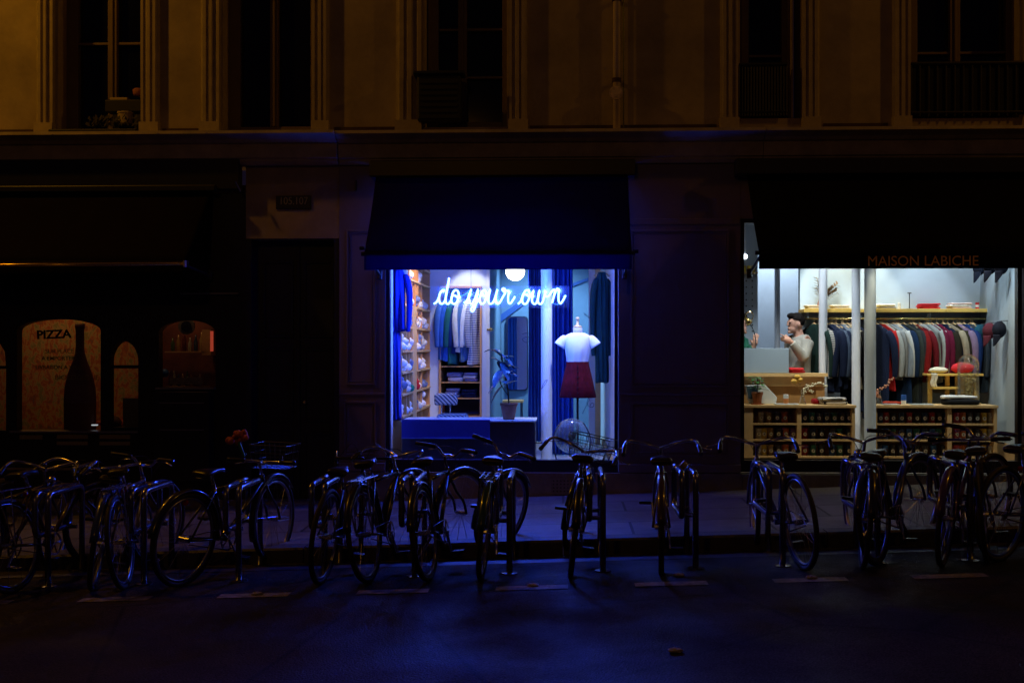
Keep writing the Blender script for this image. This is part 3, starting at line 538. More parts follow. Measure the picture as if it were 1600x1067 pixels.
wc = [('light blue', (.06, .16, .5), 699), ('blue', (.03, .12, .5), 705), ('dark green', (.02, .14, .14), 711), ('navy', (.01, .03, .15), 717), ('cream', (.75, .72, .65), 724), ('denim', (.1, .2, .4), 730), ('white', (.8, .8, .8), 737), ('striped', (.5, .5, .5), 743)]
for i, (n_, c, px) in enumerate(wc):
    cm = cloth('w'+n_, c) if n_ != 'striped' else mat('cloth_stripe', (.75, .75, .75), .9, stripes=('Z', 14, (.02, .04, .2)))
    garment('hanging_garment', PX(px, 15.62), 15.62, zr-.02, R(75-rnd.uniform(0, 14)), cm, '%s garment in the wardrobe niche behind the neon sign, %s from left' % (n_, ORD[i]), 'clothing', hang=False, L=(.78, .8, .84, .7, .68, .8, .6, .84)[i], w=.19, seed=i, th=.035)
def folded(name, x, y, z, w_, d, n, h, mats, lab, cat='clothing', seed=0, wob=.012, group=None, ang=0):
    r = random.Random(seed); t = thing(name, lab, cat, (x, y, z), group=group)
    for i in range(n):
        m = MB(); cx = x+r.uniform(-wob, wob); cy = y+r.uniform(-wob, wob); aa = ang+r.uniform(-.08, .08); ca, sa = math.cos(aa), math.sin(aa); k = 18; pr = []
        for j in range(k):
            q = 2*math.pi*j/k; u = math.copysign(abs(math.cos(q))**.35, math.cos(q)); v = math.copysign(abs(math.sin(q))**.35, math.sin(q)); pr.append((u, v))
        vs = []
        for (sc_, zz) in ((.9, .03), (1, .2), (1.015, .5), (1, .8), (.9, .97), (.5, 1.0)):
            for (u, v) in pr: X_2 = u*w_/2*sc_; Y_2 = v*d/2*sc_; vs.append((cx+X_2*ca-Y_2*sa, cy+X_2*sa+Y_2*ca, z+.001+(i+zz)*h+.003*math.sin(u*5+i)*(zz > .9)))
        m.add(vs, [(a*k+b_, a*k+(b_+1) % k, (a+1)*k+(b_+1) % k, (a+1)*k+b_) for a in range(5) for b_ in range(k)]+[tuple(range(k-1, -1, -1)), tuple(5*k+b_ for b_ in range(k))]); m.build('folded_layer', mats[i % len(mats)], t, smooth=True)
    return t
greyc = cloth('grey', (.3, .31, .33)); whitec = cloth('white', (.72, .72, .7)); navyc = cloth('navy', (.012, .02, .06)); redc = cloth('red', (.6, .03, .04)); pinkc = cloth('pinkwhite', (.75, .55, .5)); blackc = cloth('black', (.012, .013, .016))
lil = cloth('lilac', (.2, .22, .4))
folded('folded_clothes', PX(712, 15.7), 15.68, PZ(597, 15.5)+.001, .2, .26, 2, .06, [whitec, lil], 'pale folded clothes on the upper wardrobe shelf, left pile')
folded('folded_clothes', PX(736, 15.7), 15.68, PZ(597, 15.5)+.001, .18, .26, 3, .04, [lil, whitec], 'lilac folded clothes on the upper wardrobe shelf, right pile')
folded('folded_clothes', PX(708, 15.7), 15.68, PZ(622, 15.5)+.001, .18, .26, 3, .04, [lil], 'lilac folded clothes on the middle wardrobe shelf behind the patterned chair')
folded('folded_clothes', PX(734, 15.7), 15.68, PZ(622, 15.5)+.001, .2, .26, 3, .035, [navyc], 'navy folded clothes on the middle wardrobe shelf, right pile')
# shelving along the left wall: uprights at depths, shelves run in depth
t = thing('wall_shelving', 'tall orange wood pigeonhole shelving along the left wall of the neon shop', 'shelving', (-1.85, 14, FL))
xf = -1.70; dys = [12.75, 13.15, 13.42, 13.62, 13.98, 14.22, 14.6, 15.46]; zz = []
lines = [(438, 14.0), (470, 13.9), (513, 13.5), (547, 13.5), (578, 13.2), (604, 13.2), (640, 13.2)]
for py, Y in ((432, 12.9), (476, 13), (511, 13), (549, 13), (582, 13), (616, 13), (650, 13), (405, 13)): zz.append(PZ(py, Y, 640))
for y in dys: m = MB(); m.box(-2.015, xf, y-.011, y+.011, FL, 3.0); m.build('upright', woodo, t)
m = MB(); m.box(-2.018, -2.002, 12.75, 15.46, FL, 3.0); m.build('back_panel', mat('dark_shelf_back', (.2, .1, .05), .7), t)
for z in zz: m = MB(); m.box(-2.0, xf+.012, 12.76, 15.45, z-.012, z+.010); m.build('shelf', woodl, t)
m = MB(); m.box(xf+.001, xf+.013, 13.63, 13.97, FL, zz[1]); m.build('door', mat('honey_wood', (.68, .45, .2), .5, var=.08), t)
sockc = [(.8, .8, .78), (.7, .72, .75), (.85, .8, .7), (.15, .2, .35), (.6, .62, .6)]
zs = sorted(zz); bays = [(12.95, 'front'), (13.29, 'second'), (13.52, 'third'), (14.10, 'fifth'), (14.41, 'sixth'), (14.9, 'rear')]
for zi, z in enumerate(zs[:-1]):
    for bi, (y, bn) in enumerate(bays):
        if zi >= 6 and bi % 2: continue
        c = sockc[(zi*3+bi) % 5]; lbl = 'pale bundle of rolled socks'
        nm = 'sock_%d' % ((zi*3+bi) % 5)
        if zi == 1 and bi == 3: c, nm, lbl = (.6, .02, .03), 'sock_red', 'red bundle of rolled knitwear'
        elif zi == 1 and bi == 2: c, nm, lbl = (.02, .2, .12), 'sock_green', 'green bundle of rolled knitwear'
        elif (zi*3+bi) % 5 == 3: lbl = 'dark blue bundle of rolled socks'
        q = MB(); rr = random.Random(zi*10+bi); wd = .09 if bi in (1, 2, 3, 4) else .13
        for k in range(rr.choice((4, 5, 6))):
            s1 = rr.uniform(0, 6); q.ball((-1.79+rr.uniform(-.03, .07), y+rr.uniform(-wd, wd)*.8, z+.05+.05*(k > 2)+(.06 if k == 5 else 0)), (.062, .058, .05), 14, 10, wob=lambda d: .07*math.sin(d.x*5+s1)*math.sin(d.y*6+s1)+.04*math.sin(d.z*7))
        q.v = [Vector((p.x, p.y, max(p.z, z+.0115))) for p in q.v]
        tag(q.build('rolled_bundle', cloth(nm, c, .35), smooth=True), '%s, %s bay, %s shelf up of left shelving' % (lbl, bn, ORD[zi]), 'rolled clothes', 'rolled bundles in the wall shelving')
m = MB(); m.box(-1.88, -1.73, 12.85, 12.95, zs[-2]+.0115, zs[-2]+.15); tag(m.build('white_box', whitec), 'upright white box on the top left shelf of the wall shelving', 'box')
# sloped tray at the bottom
t = thing('display_counter', 'low display counter behind the neon window with a front panel coloured blue for the neon light', 'counter', (PX(700, 12.5), 12.6, FL)); blk = mat('dark_counter_front', (.05, .055, .07), .6); topm = mat('white_laminate', (.6, .62, .64), .4)
bx0, bx1 = PX(628, 12.35), PX(836, 12.35); zt = PZ(657, 12.35); xm = PX(765, 12.3)
m = MB(); m.box(bx0, bx1, 12.36, 12.9, FL, zt-.02); m.build('body', blk, t, bevel=.004)
pts = [(bx0-.01, 12.34), (bx1-.06, 12.34), (bx1-.01, 12.37), (bx1+.01, 12.45), (bx1+.01, 12.93), (bx0-.01, 12.93)]
m = MB(); m.prismz(pts, zt-.019, zt); m.build('top', topm, t, bevel=.004)
m = MB(); m.box(bx0, xm, 12.325, 12.335, PZ(686, 12.32), zt-.001); m.box(bx0, xm, 12.325, 12.40, zt+.001, zt+.008); m.build('blue_lit_panel', mat('neon_blue_front', (.05, .07, .42), .8), t)  # neon light on the counter front put into its blue colour
m = MB(); m.box(bx0, xm, 12.315, 12.3245, PZ(686, 12.32), PZ(684.4, 12.32)); m.build('panel_trim', mat('blue_trim', (.2, .3, .6), .5), t)
# patterned chair
t = thing('patterned_chair', 'small chair with zigzag patterned back and seat behind the display counter', 'chair', (PX(706, 14), 14, FL)); pat = mat('zigzag_cloth', (.45, .5, .52), .9, stripes=('DIAGONAL', 13, (.02, .05, .12)))
Xc = PX(697, 14); m = MB(); m.cbox((Xc, 13.98, PZ(624, 14)), (.27, .05, .14)); m.build('backrest', pat, t, bevel=.03)
m = MB(); m.cbox((PX(709, 13.9), 13.75, PZ(652, 13.8)), (.34, .34, .08)); m.build('seat', pat, t, bevel=.03)
for sx in (-.05, .05): m = MB(); m.tube([(Xc+sx, 14.0, PZ(630, 14)), (Xc+sx, 13.95, PZ(652, 13.9)), (Xc+sx, 13.85, PZ(656, 13.9))], .009, 8); m.build('back_strut', steel, t)
for sx in (-1, 1):
    for sy in (-1, 1): m = MB(); m.tube([(PX(709, 13.9)+sx*.13, 13.75+sy*.13, PZ(656, 13.8)), (PX(709, 13.9)+sx*.16, 13.75+sy*.16, FL)], .01, 8); m.build('leg', steel, t)
# rubber plant
Xp, Yp = PX(795, 12.5), 12.52; zp = zt
t = thing('potted_plant', 'tall rubber plant in a clay pot on the end of the display counter', 'plant', (Xp, Yp, zp)); m = MB(); m.lathe([(.055, .001), (.06, .01), (.083, .14), (.09, .14), (.092, .17), (.08, .17), (.075, .15)], (Xp, Yp, zp), n=24); m.build('pot', terra, t, smooth=True)
m = MB(); m.lathe([(.001, .145), (.078, .146)], (Xp, Yp, zp), cap=False); m.build('soil', mat('soil', (.03, .02, .015), .95), t)
stem = [(Xp, Yp, zp+.14), (Xp-.01, Yp, zp+.3), (Xp-.05, Yp, zp+.5), (Xp-.08, Yp+.01, zp+.68)]; m = MB(); m.tube(smoothpath(stem), .008, 8); m.tube(smoothpath([(Xp-.01, Yp, zp+.25), (Xp-.08, Yp-.03, zp+.36), (Xp-.1, Yp-.03, zp+.46)]), .005, 6); m.build('stem', mat('stem', (.08, .05, .03), .8), t)
def leaf(mb, base, d, L, wd, droop=.3, n=7):
    d = Vector(d).normalized(); s_ = d.cross(Vector((0, 0, 1)))
    s_ = s_.normalized() if s_.length > .1 else Vector((1, 0, 0)); up = s_.cross(d); vs = []
    for i in range(n+1):
        u = i/n; hw = wd*math.sin(math.pi*min(1, u*.93+.05))**.8; c = Vector(base)+d*L*u+Vector((0, 0, -droop*L*u*u)); vs += [c-s_*hw+up*hw*.25, c, c+s_*hw+up*hw*.25]
    mb.add(vs, [(i*3+j, i*3+j+1, i*3+j+4, i*3+j+3) for i in range(n) for j in range(2)])
for k in range(15):
    u = .35+.65*k/14; q = Vector((Xp-.02-.07*u, Yp, zp+.14+.56*u)); a = k*2.4; m = MB(); leaf(m, q, (math.cos(a), math.sin(a)*.5-.2, (.9, -.7, .2)[k % 3]), .19, .052, .35); m.build('leaf', leafd, t, smooth=True)
# globe pendant, neon sign
t = thing('globe_pendant', 'glowing white globe lamp hanging just above the neon lettering', 'lamp', at(805, 425, 14.6)); p = at(805, 424, 14.6)
m = MB(); m.ball(p, .115, 24, 14); m.build('globe', mat('globe_glow', (.9, .9, .85), .4, emit=(1, .95, .82), estr=7), t, smooth=True); m = MB(); m.tube([p+Vector((0, 0, .11)), (p.x, p.y, 3.3)], .004, 6); m.build('flex', blackp, t)
neon = mat('neon_tube', (.5, .6, 1), .3, emit=(.11, .27, 1.0), estr=10); YN = 12.22
sign = thing('neon_sign', 'handwritten blue white neon words glowing inside the centre shop window', 'neon sign', at(782, 476, YN))
o3 = 1467
strokes = [
 [(105, 598), (160, 560), (200, 490), (235, 380), (290, 318), (335, 335), (300, 318), (245, 350), (218, 430), (212, 520), (240, 585), (290, 592), (330, 545), (360, 430), (395, 230), (422, 70), (390, 240), (362, 400), (350, 520), (372, 592), (420, 590), (465, 520), (490, 400), (530, 325), (585, 315), (620, 370), (618, 470), (580, 570), (520, 600), (475, 560), (470, 480), (505, 420), (570, 440), (615, 475), (660, 445)],
 [(735, 582), (800, 520), (850, 390), (885, 290), (850, 400), (835, 500), (860, 585), (915, 580), (965, 480), (1030, 290), (1005, 430), (985, 560), (950, 700), (905, 760), (880, 710), (930, 640), (1010, 560), (1070, 440), (1105, 340), (1165, 312), (1205, 370), (1190, 490), (1150, 580), (1095, 595), (1060, 540), (1070, 420), (1110, 400), (1180, 440), (1235, 400), (1285, 290), (1255, 400), (1240, 520), (1265, 590), (1320, 585), (1370, 500), (1430, 295), (1400, 430), (1395, 550), (1430, 597), (1480, 570), (1540, 460), (1590, 370), (o3+100, 345), (o3+125, 305), (o3+90, 272), (o3+62, 300), (o3+100, 335), (o3+185, 320), (o3+205, 350), (o3+185, 450), (o3+190, 560), (o3+225, 592), (o3+270, 545), (o3+330, 440)],
 [(o3+390, 602), (o3+450, 540), (o3+495, 410), (o3+545, 325), (o3+605, 320), (o3+635, 390), (o3+615, 500), (o3+565, 590), (o3+505, 595), (o3+478, 530), (o3+495, 430), (o3+550, 400), (o3+610, 440), (o3+665, 420), (o3+720, 312), (o3+690, 430), (o3+685, 550), (o3+735, 602), (o3+785, 560), (o3+820, 430), (o3+840, 310), (o3+815, 430), (o3+810, 560), (o3+855, 603), (o3+905, 560), (o3+935, 450), (o3+960, 340), (o3+960, 420), (o3+1010, 450), (o3+1065, 390), (o3+1125, 305), (o3+1160, 320), (o3+1140, 430), (o3+1100, 580), (o3+1140, 440), (o3+1175, 330), (o3+1215, 280), (o3+1245, 320), (o3+1235, 430), (o3+1240, 540), (o3+1275, 590), (o3+1320, 540), (o3+1385, 420)]]
for st in strokes:
    m = MB(); m.tube(smoothpath([at(670+x/13.333, 430+y/13.333, YN) for x, y in st], 3), .0095, 8); m.build('glass_tube', neon, sign, smooth=True)
m = MB(); a, c = at(672, 495, YN+.05), at(890, 440, YN+.05); m.box(a.x, c.x, YN+.05, YN+.056, PZ(481, YN+.05), PZ(447, YN+.05)); m.build('backing_sheet', glassmat('frosted_acrylic', (.97, .98, 1), .01, .3, frost=.035), sign)
cbl = mat('sign_cable', (.1, .12, .3), .5)
for px, py in ((736, 452), (826, 452)): m = MB(); q = at(px, py, YN+.03); m.tube([q, (q.x, q.y, 3.29)], .0028, 6); m.build('suspension_cable', cbl, sign)
for ptl in ([(719, 463), (728, 459), (736, 451)], [(804, 464), (813, 459), (824, 456)], [(862, 472), (869, 476), (876, 474)]): m = MB(); m.tube(smoothpath([at(x, y, YN+.02) for x, y in ptl]), .004, 6); m.build('blacked_tube', mat('dim_tube', (.1, .3, .6), .3, emit=(.1, .4, 1), estr=.8), sign)
for st in strokes:            # the light the glowing tubes throw, from points on the glass letters
    for k in range(4, len(st), 11):
        q = at(670+st[k][0]/13.333, 430+st[k][1]/13.333, YN); light('neon_light', 'POINT', (q.x, YN-.011, q.z), 15, (.010, .035, 1), .006); light('neon_light', 'POINT', (q.x, YN+.066, q.z), 11, (.06, .17, 1), .006)
# column, curtains, mirror, mannequin, coats
def column(px, wpx, Y, fl, lab, m_=None, zt_=3.3):
    X = PX(px, Y); r = wpx/2*Y/FPX; t = thing('iron_column', lab, 'column', (X, Y, fl)); m = MB(); m.lathe([(r*1.5, 0), (r*1.5, .05), (r*1.15, .09), (r, .13), (r, zt_-fl-.12), (r*1.25, zt_-fl-.08), (r*1.25, zt_-fl-.001)], (X, Y, fl), n=28); m.build('shaft', m_ or mat('white_column_paint', (.62, .66, .72), .4), t, smooth=True)
column(854, 17.5, 13.0, FL, 'slim white column standing behind the neon lettering', zt_=3.29)
def curtain(xa, xb, Y, z0, z1, lab, m_, folds=9, amp=.045):
    m = MB(); m.grid(lambda u, v: (xa+(xb-xa)*u+.01*math.sin(v*3+u*9), Y+amp*math.sin(u*folds*6.283+.6*math.sin(v*2.2))*(1-.25*(1-v)), z0+(z1-z0)*v), folds*12, 10); o = m.build('curtain', m_, smooth=True, solid=.004); tag(o, lab, 'curtain'); return o
curt = cloth('blue_curtain', (.025, .085, .42), .1)
curtain(PX(825, 16.6), PX(864, 16.6), 16.6, FL+.01, 3.28, 'deep blue floor length curtain left of the white column in the neon shop', curt, 6)
curtain(PX(862, 14.6), PX(896, 14.6), 14.6, FL+.01, 3.28, 'deep blue pleated curtain between the white column and the mannequin', curt, 5, .05)
garment('hanging_jacket', PX(621, 12.6), 12.62, PZ(408, 12.6), R(8), cloth('royal', (.010, .022, .26), .1), 'royal blue jacket hanging at the top left edge of the neon window', 'jacket', L=.66, w=.085, sleeve=.6, th=.06, seed=3)
garment('hanging_trousers', PX(617, 12.62), 12.68, PZ(500, 12.6), R(5), cloth('royal2', (.014, .035, .34), .1), 'bright blue trousers hanging below the royal blue jacket at the left window edge', 'trousers', hang=False, L=.98, w=.055, sleeve=0, th=.05, seed=4, flare=1.15)
m = MB(); m.box(PX(606, 12.5), PX(634, 12.5), 12.52, 12.54, 2.96, 2.975); tag(m.build('hanging_rail', brass), 'short rail above the royal blue jacket at the left edge of the neon window', 'rail')
t = thing('tall_mirror', 'tall round cornered mirror at the back of the neon shop behind the plant', 'mirror', at(808, 612, 18.3)); x0, x1, z0, z1 = PX(792, 18.3), PX(826, 18.3), PZ(611, 18.3), PZ(494, 18.3)
def rrect(x0, x1, z0, z1, r, n=6):
    o = []
    for cx, cz, a0 in ((x1-r, z1-r, 0), (x0+r, z1-r, 90), (x0+r, z0+r, 180), (x1-r, z0+r, 270)):
        for i in range(n+1): a = R(a0+90*i/n); o.append((cx+r*math.cos(a), cz+r*math.sin(a)))
    return o
m = MB(); m.prism(rrect(x0, x1, z0, z1, .06), 18.34, 18.38); m.build('frame', navyfr, t); m = MB(); m.prism(rrect(x0+.02, x1-.02, z0+.02, z1-.02, .05), 18.332, 18.339); m.build('glass', mat('mirror_glass', (.5, .6, .7), .03, 1), t); t.rotation_euler = (0, 0, R(10))
m = MB(); p = at(767, 515, 15.45); m.ball(p, (.03, .03, .022)); m.tube([p, p+Vector((-.05, .0, 0))], .012, 8); tag(m.build('brass_knob', brass, smooth=True), 'round brass knob on the white wall edge under the word your', 'knob')
m = MB(); m.box(PX(760, 15.45), PX(765, 15.45), 15.46, 15.498, FL, 3.29); tag(m.build('door_trim', mat('cream_trim', (.7, .68, .6), .6)), 'narrow cream upright trim where the white wall meets the blue room', 'trim')
m = MB(); m.add([at(763, 505, 18.38), at(835, 455, 18.38), at(835, 463, 18.38), at(763, 518, 18.38)], [(0, 1, 2, 3)]); m.add([at(893, 443, 18.38), at(925, 432, 18.38), at(925, 436, 18.38), at(893, 448, 18.38)], [(0, 1, 2, 3)]); tag(m.build('stair_string', mat('blue_stripe', (.02, .08, .32), .7), solid=.03), 'sloping blue stair edge on the back wall of the neon shop', 'stair')
# side table seen under the mirror, wood post, low stool at right
t = thing('side_table', 'small wooden table below the tall mirror', 'table', at(806, 655, 17.9)); m = MB(); zt2 = PZ(625, 17.6); m.box(PX(786, 17.6), PX(818, 17.6), 17.4, 17.8, zt2-.03, zt2); m.build('tabletop', woodo, t)
for px in (789, 815):
    for y in (17.43, 17.77): m = MB(); m.tube([(PX(px, 17.6), y, zt2-.03), (PX(px, 17.6), y, FL)], .015, 6); m.build('leg', navyfr, t)
m = MB(); m.box(PX(930, 16.2), PX(938.5, 16.2), 16.2, 16.26, FL, 3.29); tag(m.build('wooden_post', woodl), 'pale wooden upright behind the dark hanging coat', 'post')
m = MB(); m.box(PX(920, 16.2), PX(929.5, 16.2), 16.21, 16.27, FL, 3.29); tag(m.build('white_post', whitew), 'white upright between the mannequin and the wooden post', 'post')
garment('long_coat', PX(940, 14.2), 14.2, PZ(418, 14.2), R(28), cloth('darkcoat', (.015, .06, .06)), 'long dark green coat hanging beside the mannequin', 'coat', L=1.28, w=.072, sleeve=.9, th=.05, flare=1.05)
m = MB(); m.tube([(PX(940, 14.2), 14.2, PZ(415, 14.2)), (XR-.001, 14.2, PZ(415, 14.2))], .008, 8); tag(m.build('peg_rail', brass), 'short brass rail above the long dark coat', 'rail')
# mannequin
Xm, Ym = PX(902.5, 12.9), 12.9
def Z(py): return PZ(py, Ym)
t = thing('dress_form', 'tailor dummy wearing a white t-shirt and dark red button skirt in the neon window', 'mannequin', (Xm, Ym, FL))
m = MB(); m.tube([(Xm, Ym, FL+.02), (Xm, Ym, Z(560))], .013, 12); m.build('pole', blackp, t, smooth=True); m = MB(); m.lathe([(.17, .001), (.17, .015), (.03, .03), (.018, .06)], (Xm, Ym, FL), n=28); m.build('base', blackp, t, smooth=True)
m = MB(); m.lathe([(.055, Z(527)), (.05, Z(518)), (.05, Z(513)), (.04, Z(512))], (Xm, Ym, 0), n=20); m.build('neck', mat('linen', (.5, .48, .55), .8), t, smooth=True)
m = MB(); m.lathe([(.045, Z(512.5)), (.045, Z(510)), (.03, Z(508.5)), (.014, Z(508)), (.013, Z(500)), (.018, Z(499)), (.018, Z(496)), (.006, Z(495.5))], (Xm, Ym, 0), n=18); m.build('neck_cap', woodl, t, smooth=True)
m = MB(); rows = [(522, .05, .045), (519.5, .06, .05), (521, .09, .065), (524, .128, .075), (528, .148, .085), (536, .142, .10), (545, .136, .105), (553, .126, .10), (561, .115, .09), (566, .112, .086), (569, .111, .084)]
m.lathe([(1, 0)]*0 or [(1, i) for i in range(len(rows))], n=36, cap=False)
vs = []
for i, (py, rx, ry) in enumerate(rows):
    for j in range(36):
        a = 2*math.pi*j/36; f = 1+(.055*math.sin(a*11+i*.5)+.03*math.sin(a*17-i))*max(0, i-5)/5+.015*math.sin(a*5+i*1.3); vs.append(Vector((Xm+rx*f*math.cos(a), Ym+ry*f*math.sin(a), Z(py))))
m.v = vs
for sx in (-1, 1): m.tube([(Xm+sx*.11, Ym, Z(527.5)), (Xm+sx*.138, Ym-.008, Z(530.5)), (Xm+sx*.168, Ym-.012, Z(536)), (Xm+sx*.19, Ym-.015, Z(540.3)), (Xm+sx*.193, Ym-.015, Z(541))], [.03, .037, .041, .044, .043], 18, flat=1.5)
m.build('t_shirt', cloth('tee', (.78, .78, .8), .02), t, smooth=True, sub=1)
m = MB(); m.lathe([(.119, Z(565)), (.121, Z(570)), (.145, Z(585)), (.165, Z(600)), (.192, Z(620)), (.188, Z(621)), (.14, Z(600))], (Xm, Ym, 0), n=60, sy=.79, wob=lambda a, z: (.035*math.sin(a*9)+.02*math.sin(a*16+1))*max(0, min(1, (Z(572)-z)*4)), cap=False); sk = m.build('skirt', cloth('burgundy', (.085, .003, .010), .35), t, smooth=True)
for i in range(6): m = MB(); z = Z(572+i*8.2); r_ = (.118+.068*(i+.5)/6)*.72+.018; m.tube([(Xm, Ym-r_-.004, z), (Xm, Ym-r_+.004, z)], .008, 10); m.build('button', blackp, sk)
# glass globe stool with thin legs
t = thing('glass_globe_fan', 'round clear glass globe on thin curved legs behind the basket bicycle', 'glass globe', at(893, 715, 12.7)); p = at(893.5, 681, 12.75); m = MB(); m.ball(p, (.185, .12, .185), 28, 18); m.build('globe', glassmat('clear_teal_glass', (.62, .8, .85), .12, .05, frost=.12), t, smooth=True)
for sx in (-1, 1): m = MB(); m.tube(smoothpath([p+Vector((sx*.12, -.03, .14)), p+Vector((sx*.19, -.05, 0)), p+Vector((sx*.17, -.06, -.2)), (p.x+sx*.13, p.y-.06, FL)]), .006, 8); m.build('leg', navyfr, t)
m = MB(); m.ball(p+Vector((0, 0, 0)), .045); m.build('hub', blackp, t, smooth=True)
# small things stuck on the glass and drawn lines
lin = mat('thin_dark_wire', (.01, .02, .08), .5)
def wire(pts, lab, Y=12.07, r=.0028): m = MB(); m.tube(smoothpath([at(x, y, Y) for x, y in pts]), r, 6); tag(m.build('wire_ornament', lin), lab, 'ornament')
wire([(655, 488), (651, 497), (650, 506), (654, 509), (655, 502), (652, 498)], 'thin wire needle outline hanging before the wall shelving')
wire([(912, 489), (920, 495), (925, 499), (922, 498), (913, 491)], 'thin wire safety pin outline right of the mannequin neck')
wire([(846, 608), (852, 600), (855, 594), (853, 594), (848, 602), (846, 608)], 'thin wire safety pin outline on the white column')
wire([(910, 646), (917, 632), (921, 624), (919, 623), (917, 630), (921, 635), (926, 636), (928, 631), (924, 630), (922, 634)], 'thin wire loop outline under the skirt hem')
wire([(816, 522), (824, 520), (830, 524), (829, 532), (822, 535), (816, 530), (824, 526), (829, 529)], 'thin wire spool outline in front of the mirror')
# lights of the neon shop
WARM = (1, .86, .66); COOL = (.78, .9, 1)
light('shop_spot_or_fill', 'SPOT', (-.9, 13.3, 3.2), 720, (1, .78, .52), .04, (-1.9, 13.7, 1.5), 80, .6)
light('shop_spot_or_fill', 'SPOT', (-1.2, 14.9, 3.2), 120, (.95, .97, 1), .03, (-1.2, 15.5, 1.7), 46, .3)
light('shop_spot_or_fill', 'SPOT', (Xm+.05, 12.35, 3.2), 190, (.8, .87, 1), .03, (Xm, 12.9, 1.6), 45, .6)
light('shop_spot_or_fill', 'SPOT', (-.3, 17.2, 3.2), 330, (.40, .72, 1), .1, (-.3, 18, 1.2), 110, .8)
def spotlamp(x, y, z, lab):
    t = thing('ceiling_spotlight', lab, 'spotlight', (x, y, z)); m = MB(); m.lathe([(.03, .02), (.045, .02), (.045, .1), (.02, .12)], (x, y, z), n=16); m.build('housing', blackp, t)
spotlamp(-.9, 13.3, 3.17, 'ceiling spotlight over the left wall shelving of the neon shop'); spotlamp(-1.25, 14.9, 3.17, 'ceiling spotlight over the wardrobe niche of the neon shop')
# ------------------------------------------------------------------ right clothes shop
winframe(1158, 1598, 343, 737, 718, blackfr, 'wide lit clothes shop window in a black frame under the lettered awning')
YB = 13.75; F2 = .36; XW = PX(1531, YB); XL2 = PX(1158)-.02
pier(1599, 1900, 258, [(1615, 1800, 360, 605), (1615, 1800, 628, 712)], 'grey painted pier at the right edge beyond the clothes shop window', paint)
m = MB(); m.box(PX(1597, 12.1)+.101, PX(1900), F+.425, F+.6, .2, PZ(340)); m.build('interior_side_wall', blackfr, kind='structure')
xb0 = PX(1250, YB)
m = MB(); m.box(xb0, XW+.3, YB, YB+.1, F2, 3.3); m.build('interior_back_wall', mat('pale_blue_wall', (.42, .52, .60), .8, var=.03), kind='structure')
m = MB(); m.prismz([(XW, YB), (PX(1597, 12.1), 12.1), (PX(1597, 12.1)+.1, 12.1), (XW+.1, YB)], F2, 3.3); m.build('interior_side_wall', mat('pale_blue_wall', (.42, .52, .60)), kind='structure')
m = MB(); m.box(XL2-1.2, XW+.3, F+.42, 16.6, F2-.1, F2); m.box(XL2, PX(1598), F+.14, F+.42, F2-.1, F2); m.build('shop_floor', mat('oak_floor', (.35, .24, .13), .5, var=.15), kind='structure')
m = MB(); m.box(XL2-1.2, XW+.3, F+.42, 16.6, 3.3, 3.4); m.box(XL2, PX(1598), F+.14, F+.42, 3.3, 3.4); m.build('shop_ceiling', whitew, kind='structure')
lw = mat('cool_white_wall', (.52, .6, .68), .8, var=.03)
m = MB(); m.box(PX(1184, 15.6), xb0+.5, 15.6, 15.7, F2, 3.3); m.box(PX(1100, 14.8), PX(1184, 14.8)-.012, 14.8, 14.9, F2, 3.3); m.box(PX(1184, 14.8)-.01, PX(1184, 14.8)+.0, 14.8, 15.6, F2, 3.3); m.box(XL2-.6, XL2-.5, F+.42, 14.8, F2, 3.3); m.box(XL2-.6, XL2-.001, F+.3, F+.42, F2, 3.3); m.build('interior_wall', lw, kind='structure')
# pegboard
t = thing('pegboard', 'white pegboard panel with rows of dark holes at the left end of the right shop', 'pegboard', at(1165, 580, 14.75)); m = MB(); m.box(PX(1150, 14.75), PX(1184, 14.75)-.003, 14.77, 14.795, 1.2, 3.0); m.build('board', lw, t)
m = MB()
for px in (1166, 1175.5):
    for j in range(9): q = at(px, 439+j*9.8, 14.766); m.tube([q, q+Vector((0, .006, 0))], .009, 8)
m.build('grille', blackp, t)
m = MB(); m.box(PX(1150, 14.7), PX(1182, 14.7), 14.6, 14.768, PZ(429, 14.7), PZ(427, 14.7)); tag(m.build('peg_shelf', woodl), 'short wood shelf near the top of the pegboard', 'shelf')
for i, px in enumerate((1163, 1170, 1177)):
    q = at(px, 427, 14.66); m = MB(); m.lathe([(.022, .002), (.022, .085), (.018, .09)], q, n=14); tag(m.build('yellow_tin', mat('mustard_tin', (.7, .5, .03), .5)), '%s mustard yellow tin on the short pegboard shelf' % ['left', 'middle', 'right'][i], 'tin')
t = thing('wall_lamp', 'white ceiling spotlight glowing at the top left corner of the right window', 'spotlight', at(1164, 401, 14.2)); m = MB(); m.ball(at(1164, 401, 14.2), .03); m.build('bulb', mat('bulb_glow', (1, 1, 1), .3, emit=(.75, .88, 1), estr=9), t); m = MB(); q = at(1164, 401, 14.2); m.tube([q, (q.x, q.y, 3.3)], .012, 8); m.build('stem', whitew, t)
column(1214.5, 8.5, 15.0, F2, 'thin white column left of the man in the grey sweater', zt_=3.29)
column(1286, 13, 13.35, F2, 'white column in front of the clothes rail, right of the man', zt_=3.29)
column(1337.5, 13, 13.15, F2, 'white column between the two shop counters', zt_=3.29)
column(1359.5, 17.5, 12.6, F2, 'thick grey column nearest the window between the two counters', mat('grey_column_paint', (.48, .55, .62), .35), zt_=3.29)
